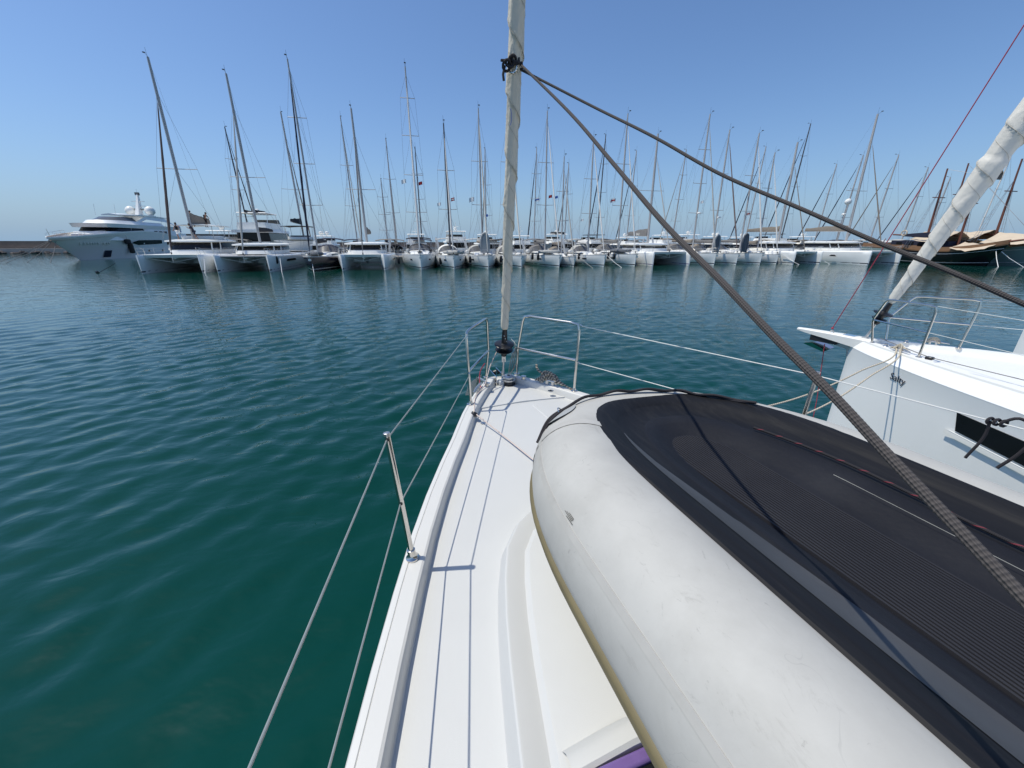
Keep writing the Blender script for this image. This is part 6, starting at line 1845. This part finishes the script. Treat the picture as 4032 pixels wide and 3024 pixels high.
# ------------------------------------------------------------------ the neighbouring yachts to starboard
def neighbour(label, M, full=True):
    t = thing('sailing_yacht', label, 'sailing yacht', M, None)
    sx = [0, .05, .15, .35, .65, 1.2, 1.73, 2.4, 3, 4, 5, 7, 9, 12]
    hx = [.05, .11, .20, .35, .53, .83, 1.07, 1.36, 1.58, 1.88, 2.08, 2.25, 2.25, 2.1]
    hh = lambda s: float(cr(sx, hx, s))
    Q = lambda s, w, z: (w, -s, z + EYE)
    zt = lambda s: -1.28 - .008 * s
    zc = lambda s: -1.39 - .035 * min(s, 5)
    stn = [0, .03, .08, .15, .25, .4, .6, .8, 1.0, 1.25, 1.5, 1.75, 2, 2.4, 2.8, 3.2, 4, 5, 6, 7.5, 9, 12]
    for_side = lambda s, z: hh(s) * (1 - .16 * (zc(s) - z) * (.6 + .4 * math.exp(-s)))
    rings = []
    for s in stn:
        half = [(hh(s) - .07, zt(s)), (hh(s), zc(s)), (for_side(s, zc(s) - .02) - .004, zc(s) - .02)] + [(for_side(s, z), z) for z in (-1.75, -2.2, -2.7, -3.0, -3.3)]
        half = [(max(x, .03), z) for x, z in half]
        rings.append([Q(s, x, z) for x, z in half] + [Q(s, -x, z) for x, z in reversed(half)])
    h = G().loft(rings, False, True, True).make('hull', hullg, t, smooth=22)
    rings = []
    for s in stn:
        a = max(hh(s) - .07, .02); b_ = max(a - .09, a * .5); c_ = max(b_ - .02, b_ * .9)
        half = [(a + .004, zt(s) - .01), (a, zt(s) + .012), (b_, zt(s) + .015), (c_, zt(s) - .045), (0, zt(s) - .02)]
        rings.append([Q(s, x, z) for x, z in half] + [Q(s, -x, z) for x, z in reversed(half[:-1])])
    G().loft(rings, False, True, True).make('deck', gel, t)
    # low coach roof
    rings = []
    for s, k, dz in ((2.1, .2, .0), (2.3, .45, .06), (2.9, .58, .13), (4.2, .6, .2), (7.5, .6, .32)):
        w = hh(s) * k
        rings.append([Q(s, -w, zt(s) - .04), Q(s, -w * .92, zt(s) + dz), Q(s, 0, zt(s) + dz + .05), Q(s, w * .92, zt(s) + dz), Q(s, w, zt(s) - .04)])
    G().loft(rings, False, True, True).make('coachroof', gel, t)
    # hull window in its recess
    for sg in (-1, 1):
        x = lambda s, z, d: sg * (for_side(s, z) + d)
        pts = [(1.46, -1.66), (1.52, -1.86), (3.6, -2.06), (4.1, -1.98), (4.1, -1.84)]
        g = G()
        top_ = [(1.46, -1.655), (2.3, -1.70), (3.2, -1.76), (4.1, -1.82)]
        bot_ = [(1.50, -1.85), (2.3, -1.93), (3.2, -2.02), (4.1, -2.02)]
        ts = np.linspace(0, 1, 14)
        tz = lambda pl, e: (pl[0][0] + (pl[-1][0] - pl[0][0]) * e, float(np.interp(pl[0][0] + (pl[-1][0] - pl[0][0]) * e, [p_[0] for p_ in pl], [p_[1] for p_ in pl])))
        g.loft([[Q(tz(top_, e)[0] + (tz(bot_, e)[0] - tz(top_, e)[0]) * k, x(tz(top_, e)[0] + (tz(bot_, e)[0] - tz(top_, e)[0]) * k, tz(top_, e)[1] + (tz(bot_, e)[1] - tz(top_, e)[1]) * k, .014), tz(top_, e)[1] + (tz(bot_, e)[1] - tz(top_, e)[1]) * k) for k in (0, .5, 1)] for e in ts])
        g.make('hull_window', glassm, h)
        g = G()
        g.loft([[Q(s - .08, x(s, z, .001), z - .01), Q(s, x(s, z, .030), z - .012), Q(s, x(s, z, .032), z - .03), Q(s - .08, x(s, z - .05, .001), z - .06)] for (s, z) in bot_], False, True, True)
        g.make('window_ledge', gel, h)
    if full:
        # bowsprit with rollers
        r = []
        for s, w, a, b_ in ((-.74, .035, -1.315, -1.275), (-.60, .055, -1.335, -1.270), (-.2, .085, -1.37, -1.262), (.25, .12, -1.42, -1.262)):
            r.append([Q(s, -w - .03, a + .01), Q(s, -w - .035, b_ - .012), Q(s, -w - .01, b_), Q(s, w - .03, b_), Q(s, w - .005, b_ - .012), Q(s, w, a)])
        sp = G().loft(r, True, True, True).make('bowsprit', gel, t)
        g = G(); g.tube([Q(-.26, -.02, -1.262), Q(-.265, -.02, -1.235), Q(-.30, -.02, -1.235), Q(-.305, -.02, -1.262)], .006, 6); g.make('pad_eye', chrome, sp)
        G().box(Q(.02, -.07, -1.262), Q(-.12, .05, -1.256)).make('steel_plate', steel, sp)
        # anchor stowed under the sprit
        a = thing('anchor', 'steel anchor stowed under the bowsprit of the ' + ('pale neighbouring yacht' if full else 'farther neighbouring yacht'), 'anchor', M @ Matrix.Translation(Q(-.42, -.02, -1.44)))
        g = G(); g.loft([[(-.02, -.10, .10), (.02, -.10, .10), (.02, .05, .05), (-.02, .05, .05)], [(-.014, -.42, .02), (.014, -.42, .02), (.012, -.40, -.02), (-.012, -.40, -.02)]], True, True, True); g.make('shank', steel_far, a)
        for sg in (-1, 1):
            g = G(); g.loft([[(0, .20, -.06), (sg * .13, .02, .0), (sg * .14, -.16, -.06), (0, -.10, -.12)], [(0, .19, -.07), (sg * .12, .02, -.012), (sg * .13, -.15, -.07), (0, -.10, -.132)]], True, True, True); g.make('fluke', steel, a)
        g = G(); g.box((-.06, -.25, .02), (.06, .10, .10)); g.make('roller_cheek', block_m, a)
        g = G(); g.tube([Q(-.05, 0, -1.42), Q(.06, 0, -1.95)], .012, 8); g.make('dolphin_stay', steel_far, sp)
    # pulpit halves
    for sg in (-1, 1):
        ff, af = Q(.28, sg * .17, zt(.3) + .01), Q(.88, sg * .50, zt(.9) + .012)
        ft, at_ = Q(.36, sg * .34, zt(.3) + .60), Q(.90, sg * .56, zt(.9) + .61)
        mid = Q(.22, sg * .20, zt(.3) + .31)
        L_ = lambda a_, b__, k: tuple(np.array(a_) + (np.array(b__) - np.array(a_)) * k)
        g = G()
        g.tube([ff, L_(ff, mid, .9), L_(mid, ft, .1), L_(mid, ft, .86), L_(L_(ft, mid, .05), L_(ft, at_, .05), .5), L_(ft, at_, .14), L_(ft, at_, .86), L_(L_(at_, ft, .05), L_(at_, af, .04), .5), L_(at_, af, .12), af], .0125, 10)
        pu = g.make('pulpit', chrome, t)
        g = G(); g.tube([mid, L_(af, at_, .5)], .0105, 8); g.make('mid_rail', chrome, pu)
        for q in (ff, af):
            G().lathe([(.03, -.002), (.03, .005), (.016, .012)], q, 12).make('base_flange', chrome, pu)
        pts_u = [at_]; pts_l = [L_(af, at_, .5)]
        for s, w in ((2.6, 1.36), (4.6, 1.95), (6.8, 2.18)):
            a_, b__ = Q(s, sg * (w - .02), zt(s)), Q(s, sg * (w + .02), zt(s) + .61)
            g = G(); g.tube([a_, b__], .0125, 10); g.make('stanchion', chrome, t)
            pts_u.append(b__); pts_l.append(L_(a_, b__, .5))
        g = G(); g.tube(pts_u, .003, 6, False); g.make('lifeline', lifeline_w, t)
        g = G(); g.tube(pts_l, .003, 6, False); g.make('lifeline', lifeline_w, t)
        # cleats with cream rope
        for_c = Q(.66, sg * .42, zt(.6) + .016)
        Mcl = M @ Matrix.Translation(for_c) @ Matrix.Rotation(sg * .5, 4, 'Z')
        g = G(); g.tube([(0, -.15, .03), (0, -.06, .04), (0, .06, .04), (0, .15, .03)], [.008, .012, .012, .008], 8); g.box((-.012, -.04, 0), (.012, -.02, .035)); g.box((-.012, .02, 0), (.012, .04, .035)); g.make('cleat', steel_far, t, Mcl)
        if full:
            g = G()
            for k in range(6):
                y0, y1 = r2.uniform(-.10, -.03), r2.uniform(.03, .11)
                x0 = r2.uniform(-.035, .035)
                g.tube(path([(x0, y0, .025), (x0 * .2, y0 * .3, .05 + .008 * k), (-x0 * .2, y1 * .3, .05 + .008 * k), (-x0, y1, .025)], 4), .009, 7)
            solo(g, 'dock_rope', ('cream rope wound on the near bow cleat of the pale neighbouring yacht' if sg < 0 else 'cream rope wound on the far bow cleat of the pale neighbouring yacht'), 'rope', lay_m, Mcl, 'cream ropes on bow cleats', frame=Mcl, uv=True)
        G().lathe([(.03, 0), (.02, .01), (.018, .022), (.026, .03), (.012, .034)], Q(.46, sg * .25, zt(.4) + .014), 14).make('fairlead', chrome, t)
    # furler, headsail, stay
    f0 = np.array(Q(.12, .0, -1.262)); fd = np.array((.0, -.29, 1.0))
    f = lambda h_: tuple(f0 + fd * h_)
    g = G(); g.tube([f(.25), f(16)], .006, 6); g.make('forestay', wirem, t)
    g = G(); g.tube([f(0), f(.10), f(.22)], [.022, .014, .012], 8); g.box((-.03, f0[1] - .03, f0[2] - .01), (.03, f0[1] + .03, f0[2] + .02)); g.make('chainplate', steel_far, t)
    dr_ = G().lathe([(.02, -.12), (.035, -.10), (.036, -.05), (.08, -.045), (.085, -.035), (.036, -.03), (.036, .03), (.105, .035), (.108, .045), (.05, .055), (.034, .07), (.028, .18), (.01, .19)], f(.32), 24, tuple(fd)).make('furler_drum', plastic, t)
    g = G()
    for k in range(3):
        a_ = np.array(f(.30 + .03 * k)); g.tube([tuple(a_ + np.array((.02, -.02, 0))), tuple(a_ + np.array((.13, -.05, .02 - .03 * k)))], .006, 6)
    g.make('drum_guard', block_m, dr_)
    sail = furled(t, f, .50, 4.0, ([.50, .53, .65, 1.2, 1.75, 2.05, 2.10, 2.3, 2.6, 2.9, 4, 8, 15], [.02, .040, .052, .073, .092, .106, .092, .104, .106, .104, .113, .10, .055]), mat('white_furled_cloth', (0.72, 0.69, 0.62), .8, var=.05, vscale=10, stain=.15, dark=(.55, .52, .45), sscale=7, bump=.3, bscale=18), 9, pitch=.38, amp=.14, n=40, step=.02)
    return t, Q, hh, for_side, f, sail, zt, zc

r2 = np.random.default_rng(21)
NB = FR(4.85, 5.33, 0, .42)
nb, Q, hh, fside, f_nb, sail_nb, zt, zc = neighbour('pale grey neighbouring yacht to starboard named Salty, with short bowsprit', NB)
# its name
c = bpy.data.curves.new('boat_name', 'FONT')
c.body = 'Salty'
c.size = .115
c.extrude = .0012
c.space_character = 1.0
o = bpy.data.objects.new('boat_name', c)
c.materials.append(black_print)
col.objects.link(o)
dg = bpy.context.evaluated_depsgraph_get()
me = bpy.data.meshes.new_from_object(o.evaluated_get(dg))
bpy.data.objects.remove(o)
mo = bpy.data.objects.new('boat_name', me)
col.objects.link(mo)
s0, z0 = .72, -1.575
xa, xb = -fside(s0, z0), -fside(s0 + .24, z0)
yv = Vector((-fside(s0, z0 + .1) + fside(s0, z0), 0, .1)).normalized()
xv = Vector((xb - xa, -.24, -.02)).normalized()
zv = xv.cross(yv).normalized()
yv = zv.cross(xv)
Mx_ = Matrix((xv, yv, zv)).transposed().to_4x4()
Mx_.translation = Vector(Q(s0, xa, z0)) + zv * .006
mo.parent = nb
mo.matrix_local = Mx_
mo['kind'] = 'stuff'
# round print on its sail
g = G()
ft = np.array(f_nb(2.42))
vdir = np.array((-.80, -.60, 0))
sd_ = np.array((.60, -.80, 0))
for a0, a1 in ((-.9, 3.6),):
    g.tube([tuple(ft + vdir * (.124 - .5 * (.055 * math.cos(a)) ** 2 / .15) + sd_ * (.055 * math.cos(a) + .01) + np.array((0, 0, .07 * math.sin(a)))) for a in np.linspace(a0, a1, 18)], .004, 6)
g.tube([tuple(ft + vdir * .126 + sd_ * x + np.array((0, 0, z))) for x, z in ((.045, -.055), (.03, -.085), (.05, -.10), (.02, -.115), (.01, -.14))], .004, 6)
g.make('sail_mark', mark_blue, sail_nb)
# sun-strip tongue hanging from the sail and the black knot at its clew
g = G(); b0 = np.array(f_nb(1.98))
g.loft([[tuple(b0 + np.array((.10, -.06, .05))), tuple(b0 + np.array((.12, -.02, .04)))], [tuple(b0 + np.array((.16, -.08, -.03))), tuple(b0 + np.array((.17, -.02, -.03)))], [tuple(b0 + np.array((.10, -.10, -.10))), tuple(b0 + np.array((.12, -.04, -.09)))]]); g.make('loose_flap', canvas_tan, sail_nb)
kq = NB @ Vector(tuple(np.array(f_nb(2.55)) + np.array((.17, .02, .0))))
g = G()
for k in range(3):
    g.tube([tuple(np.array((.03 * k, 0, 0)) + .035 * np.array((math.cos(a), .5 * math.sin(a), math.sin(a)))) for a in np.linspace(0, 5.8, 12)], .010, 7)
g.tube([(0, 0, 0), (-.02, 0, -.10)], .010, 7); g.tube([(.06, 0, 0), (.5, -.4, -.1)], .009, 7)
solo(g, 'rope_knot', 'black rope knot at the clew of the right hand furled headsail', 'knot', black_rope, FR(kq.x, kq.y, kq.z), frame=FR(kq.x, kq.y, kq.z))
# red halyard from the sprit to the masthead
g = G(); a = NB @ Vector(Q(-.285, -.03, -1.20)); b_ = NB @ Vector(Q(-.285 + .27 * 17.2, -.03, -1.20 + 17.2)); m_ = NB @ Vector(Q(.58, -.05, 1.99))
d_ = (m_ - a); b_ = a + d_ * 5.2
g.tube([tuple(a), tuple(m_), tuple(b_)], .0055, 8)
g.ball(tuple(a), .016, 8)
solo(g, 'halyard', 'thin red halyard rising from the bowsprit of the pale neighbouring yacht', 'rope', red_rope, FR(a.x, a.y, a.z), uv=True)
g = G(); g.tube([tuple(NB @ Vector(Q(-.33, -.02, -1.45))), tuple(NB @ Vector(Q(-.20, -.06, -2.3))), tuple(NB @ Vector(Q(-.12, -.10, -3.1)))], .006, 6)
q = NB @ Vector(Q(-.33, -.02, -1.45))
solo(g, 'trip_line', 'thin red trip line hanging from the anchor of the neighbouring yacht', 'rope', red_rope, FR(q.x, q.y, q.z), uv=True)
# two cream dock lines from its near cleat to our starboard side
cl = Vector(Q(.62, -.40, zt(.6) + .055))
for k, (e, lab) in enumerate((((1.24, 1.05, -1.33), 'upper of two cream dock lines stretched between the two yachts'), ((1.52, .98, -1.36), 'lower cream dock line with a knot between the two yachts'))):
    a = NB @ (cl + Vector((0, -.03 * k, 0)))
    edge = NB @ Vector(Q(.66 + .05 * k, -hh(.66 + .05 * k) + .06, zt(.7) + .03))
    b_ = OWN @ Vector((hb(e[0] + .2) - .05, -(e[0] + .2), zr(e[0]) + .012 + EYE))
    pts = [tuple(a), tuple(edge)]
    for q_ in np.linspace(.2, 1, 5):
        p_ = edge.lerp(b_, q_)
        pts.append((p_.x, p_.y, p_.z - .22 * math.sin(math.pi * q_) * (1 + .3 * k)))
    g = G(); g.tube(path(pts, 10), .0085, 10)
    if k:
        p_ = edge.lerp(b_, .38); p_.z -= .25
        for j in range(3):
            g.tube([tuple(np.array((p_.x, p_.y, p_.z)) + .016 * np.array((math.cos(a_ + j), math.sin(a_ + j), .6 * math.sin(a_ * 2)))) for a_ in np.linspace(0, 6, 10)], .006, 6)
    solo(g, 'dock_line', lab, 'rope', lay_m, FR(a.x, a.y, a.z), uv=True)
# jack line and small block on its deck
g = G(); g.tube([Q(.30, -.05, -1.22), Q(.95, -.46, zt(1) + .03), Q(3.4, -1.05, zt(3) + .03), Q(6, -1.5, zt(6) + .05)], .0045, 6); 
g.v = [tuple(NB @ Vector(v)) for v in g.v]
q = NB @ Vector(Q(.95, -.46, zt(1)))
solo(g, 'furling_line', 'thin grey furling line along the side deck of the pale neighbouring yacht', 'rope', canvas_grey, FR(q.x, q.y, q.z))
G().box(Q(1.0, -.50, zt(1) + .005), Q(.93, -.44, zt(1) + .04)).make('turning_block', block_m, nb, bevel=.01)
# black line hitched on our starboard lifeline, hanging down
def hang():
    a = OWN @ Vector((0, 0, 0))
    from_ = np.array(OWN @ Vector((1.363, -2.90, zr(2.9) + EYE + .622)))
    g = G()
    v = np.array(OWN.to_3x3() @ Vector((.45, -.9, 0)))
    v = v / np.linalg.norm(v)
    for k in range(3):
        g.tube([tuple(from_ + v * (.02 * k) + .014 * np.array((math.cos(t_), 0, math.sin(t_)))) for t_ in np.linspace(0, 6.2, 10)], .006, 7)
    g.tube(path([tuple(from_), tuple(from_ + v * .005 + np.array((0, 0, -.06))), tuple(from_ + v * -.02 + np.array((0, 0, -.20)))], 6), .0058, 8)
    g.tube(path([tuple(from_ + v * .03), tuple(from_ + v * .07 + np.array((0, 0, .035))), tuple(from_ + v * .13 + np.array((0, 0, .0))), tuple(from_ + v * .12 + np.array((0, 0, -.11))), tuple(from_ + v * .08 + np.array((0, 0, -.21)))], 6), .0066, 8)
    solo(g, 'hitched_rope', 'black rope hitched on our starboard lifeline before the dark hull window', 'rope', black_rope, FR(*from_), uv=True)
hang()
neighbour('farther white yacht to starboard, only its stem at the right edge', FR(10.2, 7.55, 0, .40), False)
